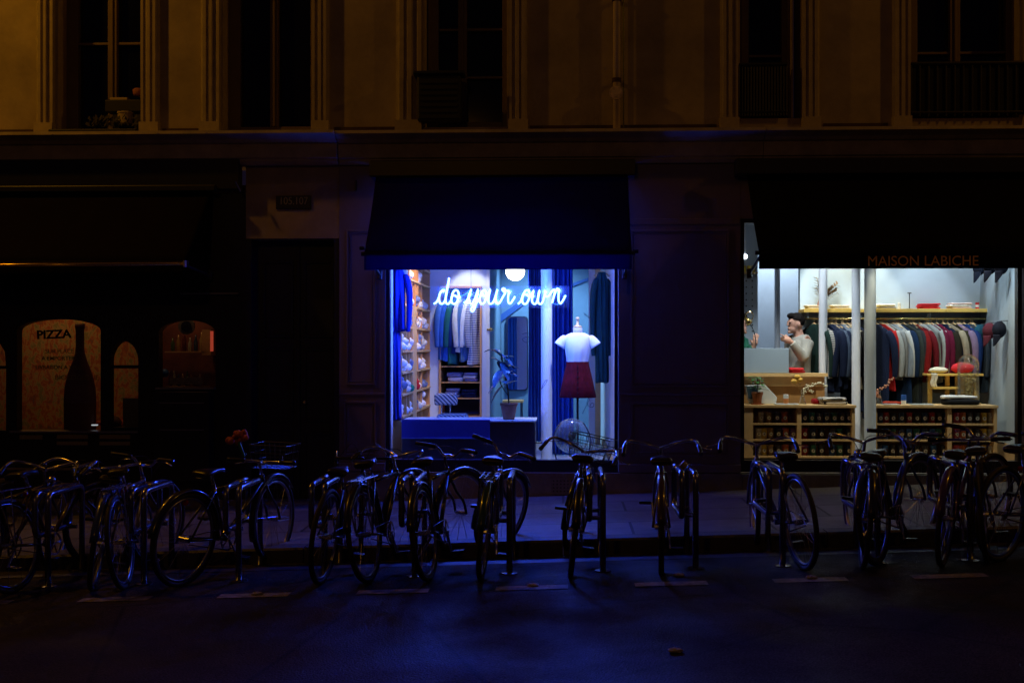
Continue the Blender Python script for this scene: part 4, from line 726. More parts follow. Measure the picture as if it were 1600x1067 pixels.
# plank shelf, rail
t = thing('wall_rail', 'long wooden wall shelf with a brass clothes rail below it', 'clothes rail', at(1390, 500, YB-.2)); zs_ = PZ(483.5, 13.50); m = MB(); m.box(PX(1254, 13.50), PX(1475, 13.50), 13.43, YB-.002, zs_-.038, zs_); m.box(PX(1475, 13.50)+.003, XW-.001, 13.43, YB-.002, zs_-.038, zs_); m.build('shelf', mat('golden_oak', (.72, .46, .1), .45, var=.12, vscale=6), t, bevel=.003)
zr2 = PZ(498.5, 13.47); m = MB(); m.tube([(PX(1254, 13.47), 13.47, zr2), (XW-.002, 13.47, zr2)], .011, 10); m.build('rail', brass, t, smooth=True)
for px in (1262, 1345, 1452): X = PX(px, 13.50); m = MB(); m.tube([(X, YB-.01, zs_-.2), (X, 13.50, zs_-.04)], .007, 6); m.tube([(X, 13.47, zr2), (X, 13.47, zs_-.038)], .005, 6); m.build('bracket', mat('cool_white_wall', (.52, .6, .68)), t)
gl = [('dark green', (.015, .04, .035), .62), ('navy', (.01, .018, .05), .66), ('striped', None, .66), ('navy', (.01, .018, .05), .7), ('navy', (.012, .02, .06), .62), ('slate blue', (.07, .1, .16), .62), ('navy', (.01, .018, .05), .66), ('grey blue', (.2, .25, .32), .62), ('black', (.01, .01, .012), .7), ('cream', (.5, .46, .34), .74), ('black', (.01, .01, .012), .7), ('navy', (.01, .02, .05), .95),
      ('navy', (.012, .02, .06), .95), ('red', (.5, .02, .02), .62), ('light grey', (.42, .44, .42), .62), ('grey', (.3, .32, .32), .66), ('pale blue grey', (.3, .36, .42), .6), ('white', (.6, .62, .6), .56), ('dark blue', (.01, .03, .08), 1.0), ('charcoal green', (.04, .05, .045), 1.02), ('charcoal', (.03, .035, .04), .98), ('dark red', (.25, .01, .01), .62), ('burgundy', (.2, .012, .02), .6), ('white', (.55, .55, .48), .34), ('pale grey', (.4, .44, .42), .6), ('maroon', (.16, .01, .04), .6), ('light grey', (.4, .43, .42), .62), ('maroon', (.2, .015, .05), .62), ('navy', (.015, .02, .06), .62), ('olive black', (.03, .025, .015), .62), ('beige', (.45, .38, .26), .66), ('dark olive', (.04, .035, .02), .62), ('lavender', (.32, .22, .36), .6), ('navy', (.012, .02, .07), .62), ('deep blue', (.015, .05, .2), .64), ('slate', (.06, .08, .1), .62), ('dark slate', (.03, .045, .06), .64)]
pxs = [1273+i*5.7+1.6*math.sin(i*2.1) for i in range(12)]+[1368+i*6.35+2.2*math.sin(i*1.7) for i in range(25)]
for i, (n_, c, L) in enumerate(gl):
    cm = mat('cloth_stripe2', (.02, .02, .03), .9, stripes=('Z', 16, (.4, .4, .38))) if c is None else cloth('r_'+n_.replace(' ', '_'), tuple(q*.62 for q in c))
    k = i if i < 12 else i-12
    place = 'between the man and the columns' if i < 12 else 'right of the columns'
    o_ = ORD[k] if k < 20 else ['twenty-first', 'twenty-second', 'twenty-third', 'twenty-fourth', 'twenty-fifth'][k-20]
    garment('hanging_garment', PX(pxs[i]+rnd.uniform(-1.2, 1.2), 13.47), 13.47, zr2-.004, R(-54+rnd.uniform(-9, 9)), cm, '%s garment on the brass rail %s, %s from left' % (n_, place, o_), 'clothing', 'clothes on the brass rail', L=L+rnd.uniform(-.09, .1), w=.175+rnd.uniform(0, .035), seed=50+i, th=.015+rnd.uniform(0, .006), sleeve=0 if n_ == 'white' and L < .4 else .5)
# things on the shelf
cream = cloth('cream', (.6, .55, .42))
folded('folded_clothes', PX(1384, 13.58), 13.58, zs_+.001, .19, .2, 2, .028, [greyc, whitec], 'grey folded knitwear on the wall shelf just right of the thick column')
folded('folded_clothes', PX(1450, 13.58), 13.58, zs_+.001, .22, .2, 3, .02, [redc], 'bright red folded pile on the wall shelf')
folded('folded_clothes', PX(1498, 13.58), 13.58, zs_+.001, .24, .2, 3, .022, [pinkc, whitec], 'pink and white folded pile on the right end of the wall shelf')
folded('folded_clothes', PX(1312, 13.58), 13.58, zs_+.001, .2, .2, 2, .022, [cream], 'cream folded clothes on the wall shelf between the columns')
folded('folded_clothes', PX(1268, 13.58), 13.58, zs_+.001, .14, .2, 2, .022, [cream], 'cream folded clothes on the wall shelf above the man')
m = MB(); p = at(1405, 483.4, 13.55); m.lathe([(.018, .002), (.018, .07), (.014, .075)], p, n=14); tag(m.build('white_candle', mat('white_wax', (.6, .6, .55), .5)), 'white candle on the wall shelf left of the black T stand', 'candle')
t = thing('t_stand', 'thin black T shaped stand on the wall shelf', 'stand', at(1421, 483.4, 13.55)); p = at(1421, 483.4, 13.55); m = MB(); m.tube([p+Vector((0, 0, .004)), p+Vector((0, 0, .18))], .005, 8); m.tube([p+Vector((-.022, 0, .18)), p+Vector((.022, 0, .18))], .006, 8); m.lathe([(.04, .001), (.04, .008), (.01, .01)], p); m.build('post', blackp, t)
t = thing('striped_tin', 'red and white tin at the right end of the wall shelf', 'tin', at(1528, 483.4, 13.55)); p = at(1527, 483.4, 13.55); m = MB(); m.lathe([(.02, .001), (.02, .075)], p, n=14); m.build('can', redc, t); m = MB(); m.lathe([(.0205, .025), (.0205, .05)], p, n=14); m.build('band', whitec, t)
# caps on the side wall
sx0, sx1 = Vector((XW, YB, 0)), Vector((PX(1597, 12.1), 12.1, 0)); wd_ = (sx1-sx0).normalized(); nrm = Vector((-1, wd_.x/(-wd_.y) if wd_.y else 0, 0)).normalized(); nrm = Vector((wd_.y, -wd_.x, 0)).normalized()
def onwall(px):
    a = (px-800)/FPX; d = Vector((math.cos(YAW)*a-math.sin(YAW), math.sin(YAW)*a+math.cos(YAW))); # intersect ray k*d with sx0+s*wd_
    det = d.x*(-wd_.y)-d.y*(-wd_.x); k = (sx0.x*(-wd_.y)-sx0.y*(-wd_.x))/det; return Vector((d.x*k, d.y*k, 0)), k
caps = [('teal', (.02, .10, .15), 1545, 519), ('maroon', (.10, .02, .03), 1559, 517), ('black', (.015, .018, .03), 1575, 515), ('dark navy', (.015, .02, .04), 1543, 418), ('dark', (.015, .015, .025), 1560, 416), ('black', (.012, .012, .02), 1578, 416)]
for i, (n_, c, px, py) in enumerate(caps):
    p, k = onwall(px); z = CZ+(HOR-py)/FPX*k; base = Vector((p.x, p.y, z))+nrm*.085; M = Matrix.Translation(base)
    t = thing('baseball_cap', '%s cap hung on the right side wall, %s of the %s row' % (n_, ['left', 'middle', 'right'][i % 3], 'lower' if i < 3 else 'upper'), 'cap', base, group='caps on the side wall'); cm = cloth('cap_%d' % i, c)
    m = MB(); m.ball(base, (.07, .075, .085), 18, 12, wob=lambda d: .02*math.sin(math.atan2(d.y, d.x)*6)); m.build('crown', cm, t, smooth=True)
    m = MB(); ax = (nrm*.35+Vector((0, -.15, 0))).normalized(); ps = []
    m.grid(lambda u, v: base+Vector((-.02, -.02, -.05))+Vector((.0, (u-.5)*.15, 0))+Vector((-.045*math.sin(math.pi*u), 0, -.12*v*math.sin(math.pi*(u*.8+.1)))), 10, 6); m.build('brim', cm, t, smooth=True, solid=.006)
    m = MB(); m.tube([base+nrm*(-.084)+Vector((0, 0, .09)), base+Vector((0, 0, .085))], .006, 8); m.build('peg', steel, t)
m = MB()
# baseboard
m.prismz([(sx0.x-.012, sx0.y-.001), (sx1.x-.012, sx1.y), (sx1.x-.001, sx1.y), (sx0.x-.001, sx0.y-.001)], F2, PZ(682, 13.4)); tag(m.build('skirting_board', woodl), 'pale wood skirting along the right side wall of the clothes shop', 'skirting board')
# counters with tins
def counter(pa, pc, divs, lab, right=False):
    Y = 12.62; x0, x1 = PX(pa, Y), PX(pc, Y); zt = PZ(632, Y); zb = PZ(714, Y); t = thing('display_counter', lab, 'counter', ((x0+x1)/2, Y+.2, F2)); D = .36
    m = MB(); m.box(x0-.01, x1+.01, Y-.015, Y+D+.02, zt-.028, zt); m.build('top', woodl, t, bevel=.003)
    m = MB(); m.box(x0, x0+(.09 if not right else .03), Y, Y+D, zb, zt-.029); m.box(x1-.03, x1, Y, Y+D, zb, zt-.029); m.box(x0, x1, Y+D, Y+D+.015, zb, zt-.029)
    for d in divs: m.box(PX(d, Y)-.022, PX(d, Y)+.022, Y+.004, Y+D, zb+.02, zt-.029)
    m.build('carcass', woodl, t)
    H = zt-.028-zb; zz = [zb+.02, zb+.02+(H-.02)*.345, zb+.02+(H-.02)*.68]
    for i, z in enumerate(zz): m = MB(); m.box(x0+(.0901 if not right else .0301), x1-.0301, Y+.006 if i else Y-.004, Y+D-.001, z-.018, z); m.build('shelf', woodl, t)
    m = MB(); m.box(x0, x1, Y+.03, Y+D, F2, zb-.001); m.build('plinth', blackfr, t); return x0, x1, zt, zz, Y
c1 = counter(1163, 1336, [1249], 'left wooden counter with shelves of tins behind the right shop window'); c2 = counter(1366, 1558, [1484], 'right wooden counter with shelves of tins behind the right shop window', True)
hues = [('white', (.45, .45, .42)), ('yellow', (.55, .38, .03)), ('tan', (.3, .2, .08)), ('dark', (.04, .04, .05)), ('orange', (.45, .12, .02)), ('purple', (.15, .07, .2)), ('red', (.3, .015, .015)), ('navy', (.015, .035, .1)), ('black', (.015, .015, .015)), ('blue', (.02, .09, .3)), ('green', (.02, .12, .09)), ('pink', (.4, .06, .1))]
labw = mat('tin_label', (.8, .83, .8), .6); labr = mat('tin_label_ring', (.08, .1, .1), .6)
tin0 = {}
def tin(x, y, z, hi, lab):
    nm, c = hues[hi]; root_ = thing('candle_tin', lab, 'tin', (x, y, z), group='candle tins on the counter shelves')
    if hi not in tin0:
        a = MB(local=True); a.lathe([(.001, .0008), (.0305, .0008), (.032, .004), (.032, .088), (.0335, .09), (.0335, .108), (.031, .11), (.001, .1101)], n=20); o1 = a.build('tin_body', mat('tin_'+nm, c, .35), root_)
        b_ = MB(local=True); b_.tube([(0, -.0332, .05), (0, -.0285, .05)], .0195, 18); o2 = b_.build('label_disc', labw, root_); d_ = MB(local=True); d_.tube([(0, -.0338, .05), (0, -.0333, .05)], .007, 12); o3_ = d_.build('emblem', labr, o2)
        tin0[hi] = (o1, o2, o3_)
    else:
        o1, o2, o3_ = tin0[hi]; n1 = o1.copy(); n2 = o2.copy(); n3 = o3_.copy(); n1.parent = root_; n2.parent = root_; n3.parent = n2
        for q in (n1, n2, n3): COL.objects.link(q)
lvl = ['bottom', 'middle', 'top']
rowsL = [([1185, 1202, 1216, 1230, 0, 1240], [0, 1, 2, 3, 4, 5], 'left bay'), ([1256, 1268, 1281, 1300, 1312, 1325], [6, 10, 8, 9, 10, 7], 'right bay')]
for li in range(3):
    zc = c1[3][li]
    pl = [1184, 1192, 1203, 1215, 1227, 1239] if li < 2 else [1189, 1201, 1214, 1226]; hl = [0, 1, 2, 3, 4, 5] if li < 2 else [0, 2, 3, 4]
    pr = [1257, 1270, 1283, 1300, 1312, 1326] if li < 2 else [1257, 1268, 1279, 1291, 1303, 1315, 1326]; hr = [6, 10, 8, 9, 10, 7] if li == 0 else ([6, 7, 8, 3, 10, 7] if li == 1 else [8, 10, 3, 7, 10, 8, 3])
    if li < 2: pl = [1185, 1193.5, 1204, 1216, 1227.5, 1239]
    for bay, P_, H_ in (('left', pl, hl), ('right', pr, hr)):
        for k, (px, hi) in enumerate(zip(P_, H_)): tin(PX(px, 12.72), 12.72, zc, hi, '%s tin, %s in the %s shelf of the %s bay, left counter' % (hues[hi][0], ORD[k], lvl[li], bay))
    pl = [1375, 1384, 1395, 1408, 1420, 1432, 1444, 1456, 1467, 1477] if li else [1372, 1383, 1394, 1407, 1420, 1432, 1445, 1458, 1474]
    pr = [1494, 1504, 1514, 1526, 1537, 1548]
    hr = [11, 4, 3, 8, 1, 0]
    for bay, P_, H_ in (('left', pl, [(k*5+li*3) % 3+7 if (k+li) % 3 else [3, 6, 10][k % 3] for k in range(10)]), ('right', pr, hr)):
        for k, (px, hi) in enumerate(zip(P_, H_)): tin(PX(px, 12.72), 12.72, zc, hi, '%s tin, %s in the %s shelf of the %s bay, right counter' % (hues[hi][0], ORD[k], lvl[li], bay))
zt = c1[2]; YC = 12.77
# plant, glass terrarium
Xq = PX(1182, YC); t = thing('potted_plant', 'small green leafy plant in a clay pot on the left counter', 'plant', (Xq, YC-.05, zt)); y0 = YC-.05
m = MB(); m.lathe([(.062, .001), (.066, .012), (.05, .013)], (Xq, y0, zt), n=20); m.build('saucer', terra, t); m = MB(); m.lathe([(.042, .013), (.05, .08), (.06, .11), (.062, .13), (.054, .13), (.05, .11)], (Xq, y0, zt), n=22); m.build('pot', terra, t, smooth=True)
m = MB(); m.tube([(Xq, y0, zt+.1), (Xq+.005, y0, zt+.2), (Xq, y0, zt+.27)], .005, 6); m.build('stem', mat('stem', (.08, .05, .03), .8), t)
for k in range(26):
    u = k/25; a = k*2.4; m = MB(); leaf(m, (Xq+.003, y0, zt+.15+.13*u), (math.cos(a), math.sin(a), .35), .085 if k % 5 else .12, .022, .4, 5); m.build('leaf', leafm, t, smooth=True)
t = thing('glass_terrarium', 'faceted white glass terrarium box on the left counter behind the small plant', 'terrarium', (PX(1192, YC+.1), YC+.12, zt)); m = MB(); q = [(PX(1168, 12.87), PZ(622, 12.87)), (PX(1165, 12.87), PZ(602, 12.87)), (PX(1194, 12.87), PZ(600, 12.87)), (PX(1213, 12.87), PZ(620, 12.87)), (PX(1211, 12.87), zt+.002), (PX(1172, 12.87), zt+.002)]; m.prism(q, 12.82, 12.95); m.build('box', mat('white_facets', (.62, .66, .66), .2), t, bevel=.004)
m = MB(); m.prism([(q[0][0], q[0][1]), (q[1][0], q[1][1]), (q[1][0]+.1, q[1][1]-.005), (q[0][0]+.12, q[0][1]-.01)], 12.81, 12.8185); m.build('dark_pane', mat('slate_pane', (.06, .1, .12), .2), t)
def vase(px, Y, zt, lab, kind):
    X = PX(px, Y); t = thing('flower_vase', lab, 'vase', (X, Y, zt)); m = MB(); m.lathe([(.038, .001), (.036, .02), (.015, .1), (.013, .13), (.017, .15)], (X, Y, zt), n=18, cap=False); m.build('vase', glassmat('vase_glass', (.85, .88, .88), .12, .05), t, smooth=True); r = random.Random(px)
    if kind == 'y':
        for (dx, dz) in ((-.085, .24), (-.055, .285), (-.03, .255)):
            m = MB(); m.tube(smoothpath([(X, Y, zt+.05), (X+dx*.4, Y, zt+.16), (X+dx, Y, zt+dz-.02)]), .0022, 5); m.build('stem', mat('dry_stem', (.3, .2, .08), .8), t)
            m = MB(); m.ball((X+dx, Y, zt+dz), (.034, .03, .024), 12, 8, wob=lambda d: .12*math.sin(d.x*14)*math.sin(d.y*13)); m.build('flower_head', mat('mustard_flower', (.65, .38, .06), .8, var=.3, vscale=50), t, smooth=True)
        pts = smoothpath([(X, Y, zt+.1), (X+.03, Y, zt+.18), (X+.1, Y, zt+.2), (X+.18, Y, zt+.22), (X+.24, Y, zt+.19)]); pts2 = smoothpath([(X, Y, zt+.1), (X+.05, Y, zt+.15), (X+.1, Y, zt+.13)]); bc = mat('cream_blossom', (.65, .6, .42), .8)
    else:
        pts = smoothpath([(X, Y, zt+.08), (X-.02, Y, zt+.14), (X+.07, Y, zt+.2), (X+.13, Y, zt+.27)]); pts2 = smoothpath([(X, Y, zt+.08), (X-.03, Y, zt+.13), (X-.06, Y, zt+.12)]); bc = mat('coral_blossom', (.65, .3, .18), .8)
    m = MB(); m.tube(pts, .002, 5); m.tube(pts2, .002, 5); m.build('branch', mat('dry_stem', (.3, .2, .08), .8), t)
    m = MB()
    for p in (pts+pts2)[3:]:
        for _ in range(2): m.ball(Vector(p)+Vector((r.uniform(-.014, .014), r.uniform(-.014, .014), r.uniform(-.014, .014))), r.uniform(.007, .012), 6, 4)
    m.build('blossom', bc, t)
vase(1254, YC, zt, 'glass vase with yellow dried flowers and a cream sprig on the left counter', 'y'); vase(1374, YC-.02, c2[2], 'glass vase with coral blossom twig on the right counter beside the thick column', 'c')
t = thing('candle_jar', 'small orange and white jar on the left counter beside the vase', 'jar', at(1228, 632, YC)); p = Vector((PX(1228, YC), YC, zt)); m = MB(); m.lathe([(.027, .001), (.028, .06)], p, n=18); m.build('jar', mat('orange_jar', (.6, .2, .05), .4), t); m = MB(); m.lathe([(.028, .0605), (.028, .1), (.02, .102)], p, n=18); m.build('lid', whitec, t)
t = thing('candle_jar', 'blue and white jar on the right counter', 'jar', at(1412, 632, YC)); p = Vector((PX(1412, YC), YC, c2[2])); m = MB(); m.lathe([(.025, .001), (.026, .045)], p, n=18); m.build('jar', whitec, t); m = MB(); m.lathe([(.027, .0455), (.027, .1), (.02, .102)], p, n=18); m.build('lid', mat('blue_lid', (.02, .1, .4), .4), t)
folded('folded_sweaters', PX(1300, YC), YC-.02, zt, .27, .22, 2, .038, [mat('zigzag_knit', (.6, .58, .54), .9, stripes=('Y', 18, (.03, .03, .03)))], 'black and cream patterned folded sweaters on the left counter')
folded('folded_sweater', PX(1279, 12.93), 12.9, zt, .16, .2, 1, .05, [cloth('deepred', (.25, .01, .015))], 'deep red folded sweater at the back of the left counter')
folded('folded_sweaters', PX(1499, 12.72), 12.72, c2[2], .36, .2, 1, .06, [blackc], 'black folded sweater on the right counter under a white one'); folded('folded_sweater', PX(1498, 12.72), 12.72, c2[2]+.062, .35, .16, 1, .035, [whitec], 'white folded sweater lying on top of the black one', wob=.0, ang=.06)
for px, py, cnt, lab, w_ in ((1229, 632, c1[2], 'white magazine lying flat at the front of the left counter', .24), (1392, 632, c2[2], 'pale blue magazine lying flat on the right counter', .16), (1440, 632, c2[2], 'grey magazine lying flat in the middle of the right counter', .22)):
    m = MB(); X = PX(px, 12.7); m.box(X-w_/2, X+w_/2, 12.64, 12.8, cnt+.001, cnt+.01); tag(m.build('magazine', mat('magazine%d' % px, (.4, .46, .5), .4, var=.4, vscale=12), bevel=.002), lab, 'magazine')
folded('red_book', PX(1395, 12.9), 12.9, c2[2], .2, .14, 1, .025, [cloth('brick', (.35, .04, .02))], 'brick red folded cloth at the back of the right counter')
# step stand with beanies
t = thing('step_stand', 'small two level wooden step stand behind the right counter', 'stand', at(1487, 640, 12.95)); YS = 13.2; m = MB(); zq = PZ(583, YS); m.box(PX(1444, YS), PX(1531, YS), YS-.12, YS+.12, zq-.022, zq); m.build('top', mat('golden_oak', (.72, .46, .1)), t, bevel=.002)
m = MB(); m.box(PX(1450, YS), PX(1490, YS), YS-.2, YS-.02, PZ(605, YS)-.006, PZ(605, YS)+.012); m.build('step', mat('golden_oak', (.72, .46, .1)), t)
for px in (1453, 1480, 1525): m = MB(); m.box(PX(px, YS)-.02, PX(px, YS)+.02, YS-.015, YS+.02, F2, zq-.023); m.build('leg', mat('golden_oak', (.72, .46, .1)), t)
m = MB(); m.box(PX(1494, YS), PX(1531, YS), YS+.03, YS+.05, PZ(628, YS), zq-.023); m.build('side_panel', mat('golden_oak', (.72, .46, .1)), t)
def beanie(px, lab, col, w_, h): 
    m = MB(); p = at(px, 583, YS); p.z = zq; m.ball(p+Vector((0, 0, h*.5)), (w_/2, .08, h/2), 20, 10, wob=lambda d: .06*math.sin(d.x*9)*math.sin(d.z*5)+.03*math.sin(math.atan2(d.y, d.x)*12)); m.v = [Vector((v.x, v.y, max(v.z, zq+.001))) for v in m.v]; tag(m.build('knit_beanie', col, smooth=True), lab, 'hat')
beanie(1504, 'bright red knit hat on top of the wooden step stand', redc, .24, .12); beanie(1466, 'cream knit scarf and hat on the left of the wooden step stand', cream, .2, .07)
m = MB(); p = at(1459, 583, YS-.13); m.grid(lambda u, v: (p.x-.03+.06*u+.008*math.sin(v*7), p.y-.008+.006*math.sin(u*12), zq+.005-.15*v), 8, 10); tag(m.build('draped_scarf', cream, smooth=True, solid=.008), 'cream scarf end draped down the front of the wooden step stand', 'scarf')
# cloche
Xc, Yc = PX(1513, 12.86), 12.86; zt2 = c2[2]; t = thing('glass_cloche', 'tall glass dome with dried flowers on the right counter', 'glass dome', (Xc, Yc, zt2)); r = .108; H = PZ(553, 12.86)-zt2
m = MB(); m.lathe([(r, .018)]+[(r, .02+(H-r)*i/5) for i in range(6)]+[(r*math.cos(R(a)), H-r+r*math.sin(R(a))) for a in range(10, 90, 10)]+[(.002, H)], (Xc, Yc, zt2), n=32, cap=False); m.build('dome', glassmat('cloche_glass', (.93, .96, .96), .07, .02), t, smooth=True)
m = MB(); m.lathe([(r+.015, .001), (r+.015, .014), (r, .017)], (Xc, Yc, zt2), n=32); m.build('base', woodl, t)
m = MB()
for k in range(150):
    u = rnd.random(); a = rnd.uniform(0, 6.28); rr = rnd.uniform(0, .07)*(.5+u); m.ball((Xc+rr*math.cos(a), Yc+rr*math.sin(a), zt2+.05+.28*u), rnd.uniform(.005, .011), 6, 4)
m.build('dried_flowers', mat('dried_gold', (.45, .33, .12), .8, var=.5, vscale=40), t); m = MB()
for k in range(9): a = k*.7; m.tube([(Xc, Yc, zt2+.02), (Xc+.06*math.cos(a), Yc+.06*math.sin(a), zt2+.3)], .002, 5)
m.build('stem', mat('dry_stem', (.3, .2, .08), .8), t)
# desk block and rear counter on the left
m = MB(); m.box(PX(1150, 13.08), PX(1232, 13.08), 13.06, 13.12, PZ(583, 13.08)+.004, PZ(544, 13.08)); tag(m.build('desk_screen', mat('grey_blue_panel', (.27, .36, .47), .6), bevel=.004), 'plain pale blue grey desk screen in front of the two people', 'screen')
t = thing('cash_desk', 'wooden cash desk behind the window counter at the left of the right shop', 'desk', (PX(1222, 13.1), 13.1, F2)); zz_ = PZ(583, 13.06)+.002; m = MB(); m.box(PX(1140, 13.04), PX(1293, 13.04), 13.02, 13.24, zz_-.035, zz_); m.build('top', woodl, t)
m = MB(); m.box(PX(1140, 13), PX(1290, 13), 13.08, 13.10, PZ(603, 13), zz_-.036); m.build('apron', woodl, t, bevel=.002); m = MB(); m.box(PX(1140, 13), PX(1288, 13), 13.14, 13.16, F2, PZ(603, 13)); m.build('front', mat('brown_ply', (.42, .24, .09), .6, var=.1), t)
m = MB(); m.box(PX(1278, 13), PX(1292, 13), 13.11, 13.22, F2, zz_-.036); m.build('side', mat('brown_ply', (.42, .24, .09)), t)
folded('red_pile', PX(1244, 13.14), 13.14, zz_, .16, .14, 2, .028, [cloth('deepred', (.25, .01, .015)), redc], 'red folded clothes on the cash desk in front of the man')
# branch decoration on the back wall
def foliage(px, py, Y, sc, seed, lab, m_):
    t = thing('dried_branch', lab, 'plant', at(px, py, Y)); r = random.Random(seed); base = at(px, py, Y)
    for k in range(7):
        a = R(r.uniform(20, 150)); L = sc*r.uniform(.5, 1); pts = [base+Vector((math.cos(a)*L*u, 0, math.sin(a)*L*u+.03*math.sin(u*3))) for u in (0, .25, .5, .75, 1)]; m = MB(); m.tube(pts, .003, 5); m.build('branch', mat('dry_stem', (.3, .2, .08), .8), t); q = MB()
        for u in range(12): b_ = base+Vector((math.cos(a)*L*(.3+.7*u/12), 0, math.sin(a)*L*(.3+.7*u/12))); aa = a+(.9 if u % 2 else -.9); leaf(q, b_, (math.cos(aa), r.uniform(-.4, .4), math.sin(aa)), .055, .014, .1, 4)
        q.build('leaf', m_, t)
    m = MB(); m.lathe([(.04, 0), (.05, .06), (.03, .12), (.03, .13)], base-Vector((0, 0, .12)), n=16); m.build('pot', terra, t, smooth=True)
foliage(1283, 470, 13.6, .3, 5, 'dry leafy branches standing on the wall shelf above the man', mat('brown_leaf', (.2, .13, .08), .8))
# lamp with wire hoop near the green clad person
t = thing('desk_lamp', 'gold ringed lamp on a curved stem beside the person in green', 'lamp', at(1172, 584, 13.2)); m = MB(); m.tube([at(1171+6*math.cos(R(a)), 494+7*math.sin(R(a)), 13.15) for a in range(0, 360, 24)], .004, 6, closed=True); m.build('ring', brass, t); m = MB(); m.tube([at(1164, 496, 13.15), at(1172, 506, 13.12)], [.02, .034], 12); m.build('shade', brass, t, smooth=True); m = MB(); m.tube(smoothpath([at(1170, 504, 13.15), at(1178, 518, 13.15), at(1181, 540, 13.15), at(1178, 584, 13.15)]), .005, 8); m.build('stem', chrome, t)
# lights of the clothes shop
W2 = (.82, .93, 1.0)
def sp(px, Y, e, c, tpx, tY, tz, ang, bl=.4, size=.04, z=3.2): light('shop_spot_or_fill', 'SPOT', (PX(px, Y), Y, z), e*1.3, c, size, (PX(tpx, tY), tY, tz), ang, bl)
sp(1318, 13.35, 75, (1, .97, .80), 1320, YB, 2.25, 62, .3)
sp(1412, 13.2, 34, W2, 1414, YB, 2.0, 62, .3)
sp(1415, 12.9, 20, W2, 1415, 13.5, 1.5, 70, .5)
sp(1495, 12.9, 30, W2, 1490, YB, 1.5, 70, .4)
sp(1352, 12.14, 4, W2, 1360, 12.6, 1.7, 70, .6, z=2.72)  # spot added to brighten the thick column
sp(1300, 12.9, 20, W2, 1300, 13.5, 1.4, 70, .5)
sp(1250, 12.5, 80, W2, 1242, 13.5, 1.5, 70, .5)
sp(1228, 14.95, 70, (.72, .85, 1), 1218, 15.6, 1.75, 80, .6)
sp(1196, 13.0, 34, (1, .95, .9), 1243, 13.48, 1.85, 44, .5)  # fill added to lighten the man's face
sp(1500, 12.14, 20, W2, 1588, 12.3, 1.5, 85, .6, z=2.72)  # fill added for the dark window end of the side wall
sp(1545, 12.6, 45, (.7, .9, 1), 1560, 12.8, 1.4, 85, .6)
for px in (1195, 1290, 1400, 1510): sp(px, 12.14, 25, (1, .91, .64), px, 12.75, .8, 78, .6, z=2.74)
# ------------------------------------------------------------------ people
def finger(mb, base, d, L, curl, r=.0085, n=3):
    d = Vector(d).normalized(); c = Vector(curl).normalized(); p = Vector(base); pts = [p.copy()]; 
    for i in range(n): p = p+(d*math.cos(.25*i)+c*math.sin(.25*i)).normalized()*L/n; pts.append(p.copy())
    mb.tube(pts, [r, r*.98, r*.9, r*.72][:n+1], 8)
def hand(mb, wrist, dirv, side, palmn, s=1, point=False):
    """palm plus four unequal fingers and a thumb; side = direction of the thumb"""
    dirv = Vector(dirv).normalized(); side = Vector(side).normalized(); palmn = Vector(palmn).normalized(); wrist = Vector(wrist)
    mb.ball(wrist+dirv*.045*s, (.03*s+.008*abs(side.x)+.02*abs(dirv.x), .03*s, .03*s+.01*abs(side.z)), 12, 8)
    mb.tube([wrist-dirv*.01, wrist+dirv*.04*s, wrist+dirv*.085*s], [.024*s, .034*s, .03*s], 10)
    for i, L in enumerate((.072, .08, .074, .058)):
        off = side*(.027-.018*i)*s; cu = palmn*(1 if not (point and i == 0) else .1); L2 = L*s*(1 if not (point and i > 0) else .75)
        finger(mb, wrist+dirv*.08*s+off, dirv+side*(.16-.1*i)+palmn*(.5 if point and i > 0 else .12), L2, cu if not (point and i == 0) else dirv, .0092*s)
    finger(mb, wrist+dirv*.03*s+side*.028*s, dirv*.75+side*.75+palmn*.2, .062*s, dirv, .011*s)
